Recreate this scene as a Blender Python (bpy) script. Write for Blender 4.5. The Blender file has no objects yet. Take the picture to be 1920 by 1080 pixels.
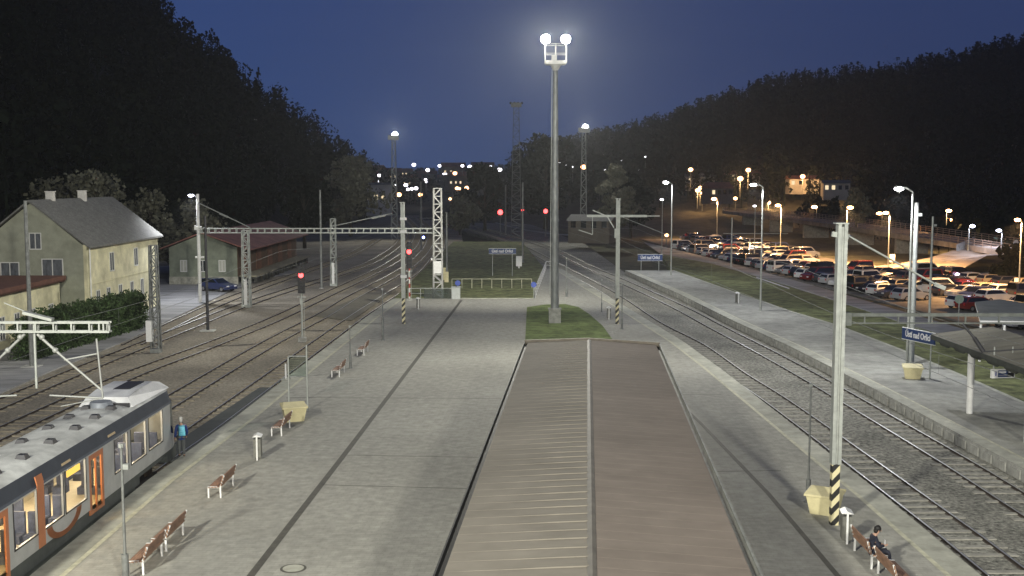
import bpy, math, random
import numpy as np
from mathutils import Vector, Matrix
R = math.radians
S = bpy.context.scene
COL = S.collection
random.seed(7)
rng = np.random.default_rng(11)

# ------------------------------------------------------------------ camera geometry
F, CX, CY, YH, HC = 2100.0, 960.0, 540.0, 338.0, 12.45
TH = math.atan((CY - YH) / F)
def ray(px, py):
    x = (px - CX) / F; y = -(py - CY) / F
    return (x, math.cos(TH) + y * math.sin(TH), -math.sin(TH) + y * math.cos(TH))
def at(px, py, z=0.0):
    d = ray(px, py); t = (z - HC) / d[2]
    return (d[0] * t, d[1] * t)
def atY(px, py, Y):
    d = ray(px, py); t = Y / d[1]
    return (d[0] * t, Y, HC + d[2] * t)

# ------------------------------------------------------------------ materials
def nt(name):
    m = bpy.data.materials.new(name); m.use_nodes = True
    return m, m.node_tree.nodes, m.node_tree.links, m.node_tree.nodes['Principled BSDF']
def M(name, col, rough=.7, metal=0., var=.18, scale=2.5, col2=None, bump=0., bscale=None, spec=.4, scale2=None, stretch=None, sc2=.27):
    m, N, L, B = nt(name)
    B.inputs['Roughness'].default_value = rough
    B.inputs['Metallic'].default_value = metal
    B.inputs['Specular IOR Level'].default_value = spec
    if var <= 0:
        B.inputs['Base Color'].default_value = (*col, 1)
    else:
        tc = N.new('ShaderNodeTexCoord'); vec = tc.outputs['Object']
        if stretch:
            mp = N.new('ShaderNodeMapping'); mp.inputs['Scale'].default_value = stretch
            L.new(vec, mp.inputs['Vector']); vec = mp.outputs['Vector']
        nz = N.new('ShaderNodeTexNoise'); nz.inputs['Scale'].default_value = scale; nz.inputs['Detail'].default_value = 8
        nz.inputs['Roughness'].default_value = .65
        L.new(vec, nz.inputs['Vector'])
        cr = N.new('ShaderNodeValToRGB')
        c2 = col2 or tuple(c * (1 - var * 2) for c in col)
        cr.color_ramp.elements[0].position = .32; cr.color_ramp.elements[1].position = .68
        cr.color_ramp.elements[0].color = (*c2, 1); cr.color_ramp.elements[1].color = (*[min(1, c * (1 + var * .6)) for c in col], 1)
        L.new(nz.outputs['Fac'], cr.inputs['Fac'])
        out = cr.outputs['Color']
        if scale2:
            n2 = N.new('ShaderNodeTexNoise'); n2.inputs['Scale'].default_value = scale2; n2.inputs['Detail'].default_value = 4
            L.new(vec, n2.inputs['Vector'])
            mr = N.new('ShaderNodeMapRange'); mr.inputs['From Min'].default_value = .3; mr.inputs['From Max'].default_value = .7
            mr.inputs['To Min'].default_value = 1 - sc2; mr.inputs['To Max'].default_value = 1 + sc2*.8
            L.new(n2.outputs['Fac'], mr.inputs['Value'])
            mx = N.new('ShaderNodeMix'); mx.data_type = 'RGBA'; mx.blend_type = 'MULTIPLY'; mx.inputs['Factor'].default_value = 1
            L.new(out, mx.inputs['A']); L.new(mr.outputs['Result'], mx.inputs['B'])
            out = mx.outputs['Result']
        L.new(out, B.inputs['Base Color'])
        if bump:
            nb = N.new('ShaderNodeTexNoise'); nb.inputs['Scale'].default_value = bscale or scale * 6; nb.inputs['Detail'].default_value = 6
            L.new(vec, nb.inputs['Vector'])
            bp = N.new('ShaderNodeBump'); bp.inputs['Strength'].default_value = bump; bp.inputs['Distance'].default_value = .1
            L.new(nb.outputs['Fac'], bp.inputs['Height']); L.new(bp.outputs['Normal'], B.inputs['Normal'])
    return m
def EM(name, col, strength, sample=False):
    m, N, L, B = nt(name)
    N.remove(B)
    e = N.new('ShaderNodeEmission'); e.inputs['Color'].default_value = (*col, 1); e.inputs['Strength'].default_value = strength
    L.new(e.outputs[0], N['Material Output'].inputs['Surface'])
    m.cycles.emission_sampling = 'AUTO' if sample else 'NONE'
    return m
def GLASS(name, tint=(.9, .92, .92), rough=.03):
    m, N, L, B = nt(name); N.remove(B)
    t = N.new('ShaderNodeBsdfTransparent'); t.inputs['Color'].default_value = (*tint, 1)
    g = N.new('ShaderNodeBsdfGlossy'); g.inputs['Roughness'].default_value = rough
    x = N.new('ShaderNodeMixShader'); x.inputs[0].default_value = .07
    L.new(t.outputs[0], x.inputs[1]); L.new(g.outputs[0], x.inputs[2])
    L.new(x.outputs[0], N['Material Output'].inputs['Surface'])
    return m
def BRICK(name, c1, c2, mortar, bw, bh, ms=.012, rough=.85, dirt=.5, mscale=1.0, rot=0., bigscale=.12):
    """paving: small blocks with joints, medium grime and large worn patches"""
    m, N, L, B = nt(name)
    B.inputs['Roughness'].default_value = rough; B.inputs['Specular IOR Level'].default_value = .1
    tc = N.new('ShaderNodeTexCoord')
    mp = N.new('ShaderNodeMapping'); mp.inputs['Rotation'].default_value = (0, 0, rot)
    L.new(tc.outputs['Object'], mp.inputs['Vector'])
    b = N.new('ShaderNodeTexBrick'); b.inputs['Scale'].default_value = 1
    b.inputs['Brick Width'].default_value = bw; b.inputs['Row Height'].default_value = bh; b.inputs['Mortar Size'].default_value = ms
    b.inputs['Color1'].default_value = (*c1, 1); b.inputs['Color2'].default_value = (*c2, 1); b.inputs['Mortar'].default_value = (*mortar, 1)
    L.new(mp.outputs[0], b.inputs['Vector'])
    def mul(src, scale, lo, hi, det=6, st=None):
        n = N.new('ShaderNodeTexNoise'); n.inputs['Scale'].default_value = scale; n.inputs['Detail'].default_value = det
        v = tc.outputs['Object']
        if st:
            q = N.new('ShaderNodeMapping'); q.inputs['Scale'].default_value = st; L.new(v, q.inputs['Vector']); v = q.outputs[0]
        L.new(v, n.inputs['Vector'])
        r = N.new('ShaderNodeMapRange'); r.inputs['From Min'].default_value = .3; r.inputs['From Max'].default_value = .7
        r.inputs['To Min'].default_value = lo; r.inputs['To Max'].default_value = hi
        L.new(n.outputs['Fac'], r.inputs['Value'])
        x = N.new('ShaderNodeMix'); x.data_type = 'RGBA'; x.blend_type = 'MULTIPLY'; x.inputs['Factor'].default_value = 1
        L.new(src, x.inputs['A']); L.new(r.outputs['Result'], x.inputs['B'])
        return x.outputs['Result']
    o = mul(b.outputs['Color'], mscale, 1 - dirt * .42, 1 + dirt * .3, 8, (1, 1.15, 1))
    o = mul(o, bigscale, 1 - dirt * .35, 1 + dirt * .3, 3)
    o = mul(o, 3.2, 1 - dirt * .3, 1 + dirt * .2, 3, (1, .5, 1))
    L.new(o, B.inputs['Base Color'])
    return m
def STRIPES(name, ca, cb, period, axis='Z', diag=1.0):
    m, N, L, B = nt(name); B.inputs['Roughness'].default_value = .5
    tc = N.new('ShaderNodeTexCoord'); sp = N.new('ShaderNodeSeparateXYZ'); L.new(tc.outputs['Object'], sp.inputs[0])
    a = N.new('ShaderNodeMath'); a.operation = 'MULTIPLY_ADD'; a.inputs[1].default_value = -diag
    L.new(sp.outputs['X'], a.inputs[0]); L.new(sp.outputs['Z'], a.inputs[2])
    d = N.new('ShaderNodeMath'); d.operation = 'DIVIDE'; d.inputs[1].default_value = period; L.new(a.outputs[0], d.inputs[0])
    f = N.new('ShaderNodeMath'); f.operation = 'FRACT'; L.new(d.outputs[0], f.inputs[0])
    g = N.new('ShaderNodeMath'); g.operation = 'GREATER_THAN'; g.inputs[1].default_value = .5; L.new(f.outputs[0], g.inputs[0])
    x = N.new('ShaderNodeMix'); x.data_type = 'RGBA'; x.inputs['A'].default_value = (*ca, 1); x.inputs['B'].default_value = (*cb, 1)
    L.new(g.outputs[0], x.inputs['Factor']); L.new(x.outputs['Result'], B.inputs['Base Color'])
    return m

galv = M('galvanised_steel', (.40, .42, .39), .55, .35, .12, 4)
galv_d = M('weathered_steel', (.22, .23, .22), .6, .3, .2, 4)
white_p = M('white_paint', (.72, .72, .70), .45, 0, .06, 5)
concrete = M('concrete', (.36, .36, .33), .85, 0, .2, 2.5, bump=.2)
dark = M('black_paint', (.015, .015, .017), .5, 0, 0)
dark_m = M('dark_metal', (.05, .05, .055), .5, .4, .1, 4)
rubber = M('tyre_rubber', (.012, .012, .012), .8, 0, 0)
wood = M('bench_wood', (.29, .17, .11), .6, 0, .25, 6, stretch=(1, .3, 1))
cream = M('cream_plastic', (.62, .56, .33), .6, 0, .08, 3)
blue_sign = M('sign_blue', (.016, .038, .12), .45, 0, 0)
white_sign = M('sign_white', (.62, .62, .64), .5, 0, 0)
hazard = STRIPES('hazard_stripes', (.015, .015, .015), (.62, .56, .34), .52, diag=1.1)
redwhite = STRIPES('red_white_bands', (.62, .6, .56), (.35, .04, .03), .9, diag=0)
glassm = GLASS('clear_glass')
glass_dark = M('dark_window_glass', (.012, .016, .022), .08, 0, 0, spec=.8)
car_glass = M('car_glass', (.008, .01, .012), .06, 0, 0, spec=.8)
paving = BRICK('paving_blocks', (.355,.35,.31), (.325,.32,.285), (.30,.295,.26), .4, .2, .015, dirt=.36, rot=R(3), mscale=2.2)
paving_smooth = M('edge_slabs', (.43, .43, .36), .85, 0, .16, 1.5, scale2=.25, bump=.1)
asphalt = M('asphalt', (.075, .075, .075), .85, 0, .25, 1.2, scale2=.2)
tarmac = M('pale_tarmac', (.30, .30, .30), .85, 0, .25, .4, scale2=.09, stretch=(.5, 2, 1))
ballast_l = M('brown_ballast', (.335, .30, .235), .95, 0, .3, 6, scale2=.16, bump=.6, bscale=14)
ballast_r = M('grey_ballast', (.31, .305, .26), .95, 0, .45, 5, scale2=.35, bump=.9, bscale=9)
grass = M('grass_blades', (.185, .205, .085), .95, 0, .4, .9, scale2=.12, bump=.5, bscale=12)
grass_d = M('rough_grass', (.075, .075, .04), .95, 0, .4, .5, scale2=.05, bump=.4, bscale=8)
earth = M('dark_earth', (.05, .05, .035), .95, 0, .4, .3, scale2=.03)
yellow_line = M('yellow_line_paint', (.52, .51, .38), .7, 0, .2, 2.5)
dark_strip = M('drain_grating', (.085, .08, .065), .7, 0, .2, 3)
rail_top = M('polished_rail', (.62, .62, .60), .42, .85, 0)
rail_side = M('rusty_rail', (.06, .045, .035), .7, .3, .2, 6)
sleeper_c = M('concrete_sleeper', (.33, .32, .28), .9, 0, .2, 3)
sleeper_b = M('weathered_sleeper', (.30, .26, .19), .9, 0, .25, 3)
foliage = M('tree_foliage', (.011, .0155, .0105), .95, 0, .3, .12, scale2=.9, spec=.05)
foliage_b = M('bare_twigs', (.15, .15, .105), .9, 0, .35, .4, scale2=2)
hedge_m = M('hedge_leaves', (.06, .10, .035), .9, 0, .4, .8, scale2=3)
bark = M('bark', (.05, .04, .03), .95, 0, .3, 3)
lamp_white = EM('lamp_white', (1, .98, 1), 60)
lamp_flood = EM('flood_lamp', (1, .99, .95), 90)
lamp_blue = EM('lamp_bluewhite', (.72, .75, 1), 30)
lamp_orange = EM('lamp_orange', (1, .50, .20), 26)
lamp_far_w = EM('lamp_far_white', (.95, .92, 1), 7)
lamp_far_o = EM('lamp_far_orange', (1, .50, .24), 7)
sig_red = EM('signal_red', (1, .05, .05), 9)
sig_blue = EM('signal_blue', (.25, .3, 1), 14)
win_lit = EM('lit_window', (1, .8, .5), 1.1)

# ------------------------------------------------------------------ mesh builder
class MB:
    def __init__(s): s.v = []; s.f = []; s.m = []; s.s = []
    def face(s, pts, m=0, sm=False):
        i = len(s.v); s.v += [tuple(p) for p in pts]; s.f.append(tuple(range(i, i + len(pts)))); s.m.append(m); s.s.append(sm); return s
    def mesh(s, vs, fs, m=0, sm=False):
        i = len(s.v); s.v += [tuple(p) for p in vs]
        for f in fs: s.f.append(tuple(i + k for k in f)); s.m.append(m); s.s.append(sm)
        return s
    def box(s, x0, x1, y0, y1, z0, z1, m=0):
        return s.mesh([(x0,y0,z0),(x1,y0,z0),(x1,y1,z0),(x0,y1,z0),(x0,y0,z1),(x1,y0,z1),(x1,y1,z1),(x0,y1,z1)],
                      [(0,3,2,1),(4,5,6,7),(0,1,5,4),(1,2,6,5),(2,3,7,6),(3,0,4,7)], m)
    def bar(s, p, q, w, h=None, m=0):
        p, q = Vector(p), Vector(q); h = h or w; d = (q - p).normalized()
        u = d.cross(Vector((0,0,1)))
        u = Vector((1,0,0)) if u.length < 1e-4 else u.normalized()
        n = u.cross(d); u, n = u * w / 2, n * h / 2
        vs = [p-u-n, p+u-n, p+u+n, p-u+n, q-u-n, q+u-n, q+u+n, q-u+n]
        return s.mesh(vs, [(0,1,2,3),(7,6,5,4),(0,4,5,1),(1,5,6,2),(2,6,7,3),(3,7,4,0)], m)
    def tube(s, p, q, r0, r1=None, n=8, m=0):
        p, q = Vector(p), Vector(q); r1 = r0 if r1 is None else r1; d = (q - p).normalized()
        u = d.cross(Vector((0,0,1))); u = Vector((1,0,0)) if u.length < 1e-4 else u.normalized(); w = d.cross(u)
        a = [math.tau * k / n for k in range(n)]
        vs = [p + (u * math.cos(t) + w * math.sin(t)) * r0 for t in a] + [q + (u * math.cos(t) + w * math.sin(t)) * r1 for t in a]
        s.mesh(vs, [(k, (k+1) % n, n + (k+1) % n, n + k) for k in range(n)], m, True)
        s.mesh(vs[:n], [tuple(range(n - 1, -1, -1))], m); s.mesh(vs[n:], [tuple(range(n))], m); return s
    def path(s, pts, r, n=6, m=0):
        for a, b in zip(pts[:-1], pts[1:]): s.tube(a, b, r, r, n, m)
        return s
    def ball(s, c, rx, ry=None, rz=None, m=0, nu=10, nv=7):
        ry = ry or rx; rz = rz or rx; vs = []; fs = []
        for j in range(nv + 1):
            t = math.pi * j / nv
            for i in range(nu):
                a = math.tau * i / nu
                vs.append((c[0] + rx * math.sin(t) * math.cos(a), c[1] + ry * math.sin(t) * math.sin(a), c[2] + rz * math.cos(t)))
        for j in range(nv):
            for i in range(nu): fs.append((j*nu+i, (j+1)*nu+i, (j+1)*nu+(i+1)%nu, j*nu+(i+1)%nu))
        return s.mesh(vs, fs, m, True)
    def prism(s, poly, z0, z1, mtop=0, mside=0):
        n = len(poly); zt = z1 if callable(z1) else (lambda x, y: z1)
        A = sum(poly[i][0]*poly[(i+1)%n][1] - poly[(i+1)%n][0]*poly[i][1] for i in range(n))
        if A < 0: poly = poly[::-1]
        vs = [(x, y, z0) for x, y in poly] + [(x, y, zt(x, y)) for x, y in poly]
        s.mesh(vs, [tuple(range(n, 2*n))], mtop)
        s.mesh(vs, [(k, (k+1) % n, n+(k+1) % n, n+k) for k in range(n)], mside); return s
    def ribbon(s, L, Rr, z, m=0):
        for k in range(len(L) - 1):
            s.face([(*L[k], z), (*Rr[k], z), (*Rr[k+1], z), (*L[k+1], z)], m)
        return s
    def xprof(s, prof, x0, x1, m=0):
        """closed (y,z) profile extruded along x"""
        n = len(prof)
        vs = [(x0, y, z) for y, z in prof] + [(x1, y, z) for y, z in prof]
        s.mesh(vs, [(k, (k+1) % n, n+(k+1) % n, n+k) for k in range(n)] + [tuple(range(n-1, -1, -1)), tuple(range(n, 2*n))], m); return s
    def build(s, name, mats, parent=None, label=None):
        me = bpy.data.meshes.new(name); me.from_pydata(s.v, [], s.f)
        for m in (mats if isinstance(mats, (list, tuple)) else [mats]): me.materials.append(m)
        me.polygons.foreach_set('material_index', s.m); me.polygons.foreach_set('use_smooth', s.s); me.update()
        o = bpy.data.objects.new(name, me); COL.objects.link(o)
        if parent: o.parent = parent
        if label: o['label'] = label
        return o
def tag(o, label, cat, group=None, loc=None, rz=None):
    o['label'] = label; o['category'] = cat
    if group: o['group'] = group
    if loc is not None: o.location = loc
    if rz is not None: o.rotation_euler = (0, 0, rz)
    return o
def thing(name, label, cat, loc=(0,0,0), rz=0., group=None):
    o = bpy.data.objects.new(name, None); o.empty_display_size = .2; COL.objects.link(o)
    return tag(o, label, cat, group, loc, rz)
def struct(name, mb, mats):
    o = mb.build(name, mats); o['kind'] = 'structure'; return o
def dup(root, label, loc, rz=0., group=None):
    def cp(o, par):
        c = o.copy(); COL.objects.link(c); c.parent = par
        for ch in o.children: cp(ch, c)
        return c
    c = cp(root, None); c.location = loc; c.rotation_euler = (0, 0, rz); c['label'] = label
    if group: c['group'] = group
    return c
def text_part(body, size, m, parent, loc, rot, name='lettering', squash=1.0):
    cu = bpy.data.curves.new(name, 'FONT'); cu.body = body; cu.size = size; cu.align_x = 'CENTER'; cu.align_y = 'CENTER'; cu.extrude = .006
    cu.offset = .012
    o = bpy.data.objects.new(name + '_curve', cu); COL.objects.link(o)
    me = bpy.data.meshes.new_from_object(o.evaluated_get(bpy.context.evaluated_depsgraph_get()))
    bpy.data.objects.remove(o); bpy.data.curves.remove(cu)
    me.name = name; me.materials.clear(); me.materials.append(m)
    t = bpy.data.objects.new(name, me); COL.objects.link(t); t.parent = parent
    t.location = loc; t.rotation_euler = rot; t.scale = (squash, 1, 1); return t
def lamp(name, kind, loc, power, col, target=None, size=.3, cone=150, blend=.8):
    l = bpy.data.lights.new(name, kind); l.energy = power; l.color = col
    if kind != 'SUN': l.shadow_soft_size = size
    o = bpy.data.objects.new(name, l); COL.objects.link(o); o.location = loc
    if kind == 'SPOT': l.spot_size = R(cone); l.spot_blend = blend
    if target is not None: o.rotation_euler = (Vector(target) - Vector(loc)).to_track_quat('-Z', 'Y').to_euler()
    return o

# ================================================================== SETTING
Zg, Zb, Zr = -1.35, -0.62, -0.5     # ground, ballast, rail top (platform = 0)
struct('ground', MB().face([(-650,-80,Zg),(650,-80,Zg),(650,1640,Zg),(-650,1640,Zg)]), grass_d)
edgeL = [(-15.35,15),(-15.2,45.75),(-14.6,58.5),(-14.12,76),(-13.3,103.1),(-12.6,118)]
edgeR = [(7.0,158),(9.2,132),(11.11,112),(13.3,86),(13.85,73.8),(14.23,61.5),(14.58,48.5),(14.76,43.9),(14.85,34),(14.9,15)]
plat = edgeL + [(2.3,118),(4.7,158)] + edgeR
struct('island_platform', MB().prism(plat, Zg, 0, 0, 1), [paving, concrete])
edgeR2a = [(15.7,155),(18.4,123.2),(19.76,98.7),(20.95,83.8),(21.75,66.3),(22.0,56),(22.2,47.6),(22.4,15)]
back2 = [(22.5,155),(24.96,125),(26.66,107),(28.2,95.8),(28.85,82),(28.95,70),(28.9,62.4),(28.9,15)]
wallb = BRICK('platform_wall_blocks', (.30,.30,.25), (.23,.23,.19), (.10,.10,.085), 1.2, 2.5, .14, dirt=.5)
pb = MB().prism(edgeR2a + back2[::-1], Zg, 0, 0, 1)
struct('outer_platform', pb, [M('outer_paving', (.33,.33,.29), .85, 0, .18, 1.2, scale2=.2, bump=.1), concrete])
wm = MB()
for a, b in zip(edgeR2a[:-1], edgeR2a[1:]):
    d = Vector((b[0]-a[0], b[1]-a[1])); n = max(1, int(d.length / 1.25)); 
    for k in range(n):
        t0, t1 = (k + .18) / n, (k + .82) / n
        p, q = (a[0]+d.x*t0-.03, a[1]+d.y*t0), (a[0]+d.x*t1-.03, a[1]+d.y*t1)
        wm.bar((p[0],p[1],-.36), (q[0],q[1],-.36), .06, .42)
struct('platform_wall_panels', wm, concrete)
def off(line, d):
    out = []
    for i, p in enumerate(line):
        a = Vector(line[max(0, i-1)]); b = Vector(line[min(len(line)-1, i+1)]); t = (b - a).normalized()
        out.append((p[0] + t.y * d, p[1] - t.x * d))
    return out
def strip(name, line, d0, d1, z, m): return struct(name, MB().ribbon(off(line, d0), off(line, d1), z), m)
strip('edge_slabs_left', edgeL, .0, .95, .004, paving_smooth)
strip('warning_line_left', edgeL, .95, 1.13, .008, yellow_line)
strip('edge_slabs_right', edgeR, .0, .95, .004, paving_smooth)
strip('warning_line_right', edgeR, .95, 1.13, .008, yellow_line)
strip('edge_slabs_outer', edgeR2a[::-1], .0, .75, .004, paving_smooth)
strip('warning_line_outer', edgeR2a[::-1], .75, .9, .008, yellow_line)
strip('kerb_outer', back2, 0, .3, .012, paving_smooth)
# drain joints
dl = [at(470,1080), at(640,860), at(865,563)]
dl = [(dl[0][0]-.35, 20)] + dl
struct('drain_channel_left', MB().ribbon(off(dl,-.13), off(dl,.13), .005), dark_strip)
dr = [at(1575,1085), at(1440,925), at(1312,792), at(1230,715)]
dr = [(dr[0][0]+.3, 22)] + dr
struct('drain_channel_right', MB().ribbon(off(dr,-.1), off(dr,.1), .005), dark_strip)
jm = MB()
for (x0, y0, x1, y1) in ((-13,63.6,.9,63.2),(7.6,64.5,12.2,64.5),(-7.5,50,-.3,49.5),(-7.8,45,-.5,44.3),(7.2,47,11.6,47.3)):
    jm.face([(x0,y0-.035,.005),(x1,y1-.035,.005),(x1,y1+.035,.005),(x0,y0+.035,.005)])
struct('paving_joints', jm, dark_strip)
struct('platform_end_kerb', MB().box(-5.4, 2.3, 117.6, 117.95, .0, .06), paving_smooth)
mh = MB(); mh.tube((*at(550,1066),.0), (*at(550,1066),.012), .42, .42, 20); mh.tube((*at(550,1066),.012), (*at(550,1066),.018), .34, .34, 20, 1)
tag(mh.build('manhole_cover', [dark_strip, paving_smooth]), 'round manhole cover flush with the paving left of the big canopy roof', 'manhole cover')
# lawns
lw = [at(988,577),at(1020,572),at(1060,571),at(1085,577),at(1105,590),at(1130,612),at(1150,640),(5.0,83),(1.2,83),at(985,638)]
struct('lawn_at_tower', MB().prism(lw, -.05, .06), M('lawn_grass', (.17,.22,.075), .95, 0, .3, 1.2, scale2=.35, bump=.6, bscale=16))
endlawn = [(-12.6,118.2),(2.2,118.2),(4.6,160),(2,230),(-12,230),(-12.5,160)]
struct('grass_behind_platform', MB().prism(endlawn, Zg, -.08), grass)
def tx(z): return z
# left ballast field, right ballast field
struct('track_bed_left', MB().prism([(-60,5),(-12,5),(-12.0,120),(-10,230),(-20,420),(-60,420)], Zg, Zb), ballast_l)
rb = [(edgeR[i][0]-.6, edgeR[i][1]) for i in range(len(edgeR))][::-1]
struct('track_bed_right', MB().prism([(14.2,5)] + rb + [(4.4,160),(1.5,230),(-22,330),(-22,420),(6,330),(15,230),(16.1,158)] + [(x+.3,y) for x,y in edgeR2a] + [(22.8,5)], Zg, Zb), ballast_r)
yard = [(-31.3,40),(-31.4,67.5),(-31.6,77.3),(-31.4,90.3),(-32.2,108.5),(-33.2,132),(-32.9,150),(-30.5,158),(-36,170),(-120,170),(-120,40)]
struct('station_yard', MB().prism(yard, Zg, -.52), tarmac)
# dark flat panel beside the platform in front of the train
cpn = [at(352,834,-.50), at(480,718,-.50), at(545,716,-.50), at(470,800,-.50)]
struct('dark_track_panel', MB().prism([(-16.2-.75,51),(-16.9+1.0,66.6+3),(-14.6,69.6),(-15.2,51)], Zb, -.53), M('panel_dark', (.07,.078,.075), .8, 0, .15, 1))
struct('crossing_deck', MB().prism([at(590,592,-.5),at(690,548,-.5),at(735,548,-.5),at(660,600,-.5)], Zb, -.515), M('crossing_deck', (.2,.185,.14), .9, 0, .2, 2))
# right side: verge, path, car park, road
vz = -.6
ver_in = [(x+.02,y) for x,y in back2]
ver_out = [(26.5,200),(31.5,175),(33.5,150),(35,123),(36,102),(37.5,80),(38,62),(38,15)]
struct('grass_verge', MB().prism(ver_in + ver_out[::-1], Zg, vz), grass)
pth = [(28,240),(33.5,190),(35.5,165),(37.6,140),(38.8,118),(40,95),(42,70),(42,15)]
struct('service_road', MB().ribbon(ver_out, pth, -.62), tarmac)
lot = [(30,262),(34,205),(38,165),(40.5,140),(43,115),(45,92),(60,92),(72,120),(80,150),(66,166),(58,180),(53,215),(50,262)]
struct('car_park', MB().prism(lot, Zg, -1.2), M('car_park_asphalt', (.20,.185,.165), .8, 0, .25, .5, scale2=.1))
struct('white_edge_line', MB().ribbon([at(1418,519,-.6),at(1480,540,-.6)], [at(1418,521,-.6),at(1480,542,-.6)], -.595), white_sign)

# ------------------------------------------------------------------ railway tracks
def resample(pts, step):
    out = []; 
    P = [Vector(p) for p in pts]
    # Catmull-Rom smoothing
    Q = []
    for i in range(len(P) - 1):
        p0 = P[max(0, i-1)]; p1 = P[i]; p2 = P[i+1]; p3 = P[min(len(P)-1, i+2)]
        n = max(4, int((p2 - p1).length / 1.0))
        for k in range(n):
            t = k / n
            Q.append(.5 * ((2*p1) + (p2-p0)*t + (2*p0-5*p1+4*p2-p3)*t*t + (3*p1-p0-3*p2+p3)*t**3))
    Q.append(P[-1]); acc = 0; out = [Q[0]]
    for a, b in zip(Q[:-1], Q[1:]):
        acc += (b - a).length
        if acc >= step: out.append(b); acc = 0
    return out
def track(label, pts, smat, zs=Zb, far=400, sl=2.5):
    root = thing('railway_track', label, 'railway track', (0, 0, 0), 0, 'railway tracks of the station')
    C = resample(pts, 1.5)
    def nrm(i, C):
        a, b = C[max(0, i-1)], C[min(len(C)-1, i+1)]; t = (b - a).normalized(); return Vector((t.y, -t.x))
    for sgn in (-1, 1):
        mb = MB()
        prof = [(-.07,Zb-.02),(-.07,Zr-.12),(-.02,Zr-.10),(-.036,Zr-.03),(-.036,Zr),(.036,Zr),(.036,Zr-.03),(.02,Zr-.10),(.07,Zr-.12),(.07,Zb-.02)]
        rings = []
        for i, c in enumerate(C):
            n = nrm(i, C); o = c + n * sgn * .755
            rings.append([(o.x + n.x*u, o.y + n.y*u, w) for u, w in prof])
        for i in range(len(C) - 1):
            for k in range(9):
                mb.face([rings[i][k+1], rings[i][k], rings[i+1][k], rings[i+1][k+1]][::-1], 1 if k == 4 else 0)
        mb.build('rail', [rail_side, rail_top], root)
    D = resample(pts, .6); mb = MB()
    for i, c in enumerate(D):
        if c.y > far: break
        n = nrm(i, D)
        t = Vector((-n.y, n.x)); w = .125; h = Zb + .035 + random.uniform(-.01, .012); L = sl/2
        a, b = c - n*L, c + n*L
        mb.mesh([(*(a-t*w),Zb-.02),(*(b-t*w),Zb-.02),(*(b+t*w),Zb-.02),(*(a+t*w),Zb-.02),(*(a-t*w),h),(*(b-t*w),h),(*(b+t*w),h),(*(a+t*w),h)],
                [(4,5,6,7),(0,1,5,4),(1,2,6,5),(2,3,7,6),(3,0,4,7)])
    o = mb.build('sleepers', smat, root); o['kind'] = 'stuff'
    return root
trA = [(-16.98,15),(-16.85,45),(-16.25,58.5),(-15.75,76),(-14.95,103),(-14.1,122),(-12.9,145),(-12.5,170),(-14,220),(-19,300),(-30,400)]
trB = [(-21.0,30),(-20.15,65.7),(-19.37,90.5),(-18.25,108.5),(-17.75,126),(-16.4,150),(-15.6,180),(-17,230),(-22,300),(-34,400)]
trC = [(-27.2,30),(-26.3,60),(-25.6,74.5),(-24.0,87.6),(-22.3,105),(-21.2,127),(-20,150),(-19,180),(-20,230),(-25.5,300),(-38,400)]
trD = [(-30.6,30),(-30.0,60),(-29.7,76.3),(-29.0,95),(-28.2,115),(-26.4,135),(-23.6,160),(-22.3,185),(-23.5,235),(-29,300),(-42,400)]
trE = [(-30.2,88),(-30.9,105),(-31.1,120),(-30.6,140),(-29.5,165),(-28.5,200),(-30,250)]
trF = [(16.6,15),(16.45,36.4),(16.37,42.5),(15.72,64),(15.03,74.8),(14.5,88),(12.85,102.7),(11.15,130),(7.4,167),(2.5,215),(-5,265),(-18,330),(-34,400)]
trG = [(20.75,15),(20.62,43),(20.5,53.4),(19.6,78),(18.15,99.5),(16.9,118),(13.86,148),(11.4,170),(7,218),(-1,268),(-13,330),(-28,400)]
track('track beside the left platform edge, with the silver train standing on it', trA, sleeper_b)
track('second track from the left platform edge, pale sleepers leading past the train nose', trB, sleeper_b)
track('third track from the left platform edge, running under the signal gantry', trC, sleeper_b)
track('rusty track along the kerb of the station yard and hedge', trD, sleeper_b)
track('short siding beside the loading dock of the goods shed', trE, sleeper_b)
track('main line track right beside the right platform edge with shiny rails', trF, sleeper_c)
track('main line track along the block wall of the outer platform', trG, sleeper_c)

def wires(label, pts, y0, y1):
    root = thing('overhead_wire', label, 'overhead wire', (0,0,0), 0, 'overhead line wires')
    C = [c for c in resample(pts, 3) if y0 < c.y < y1]; n = len(C)
    def hz(i, k): return 5.05 + (1.5 if k else 0) - (.75*math.sin(math.pi*((i % 17)/16.)) if k else 0)
    for k, nm in ((0,'contact_wire'),(1,'carrier_wire')):
        MB().path([(c.x, c.y, hz(i,k)) for i, c in enumerate(C)], .011, 4).build(nm, galv_d, root)
    for i in range(2, n, 4): MB().tube((C[i].x,C[i].y,hz(i,0)),(C[i].x,C[i].y,hz(i,1)),.006,None,4).build('dropper', galv_d, root)
wires('overhead wire above the right platform edge track', trF, 20, 180)
wires('overhead wire above the track along the outer platform', trG, 20, 180)
wires('overhead wire above the second track from the left platform edge', trB, 36, 180)
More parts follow.
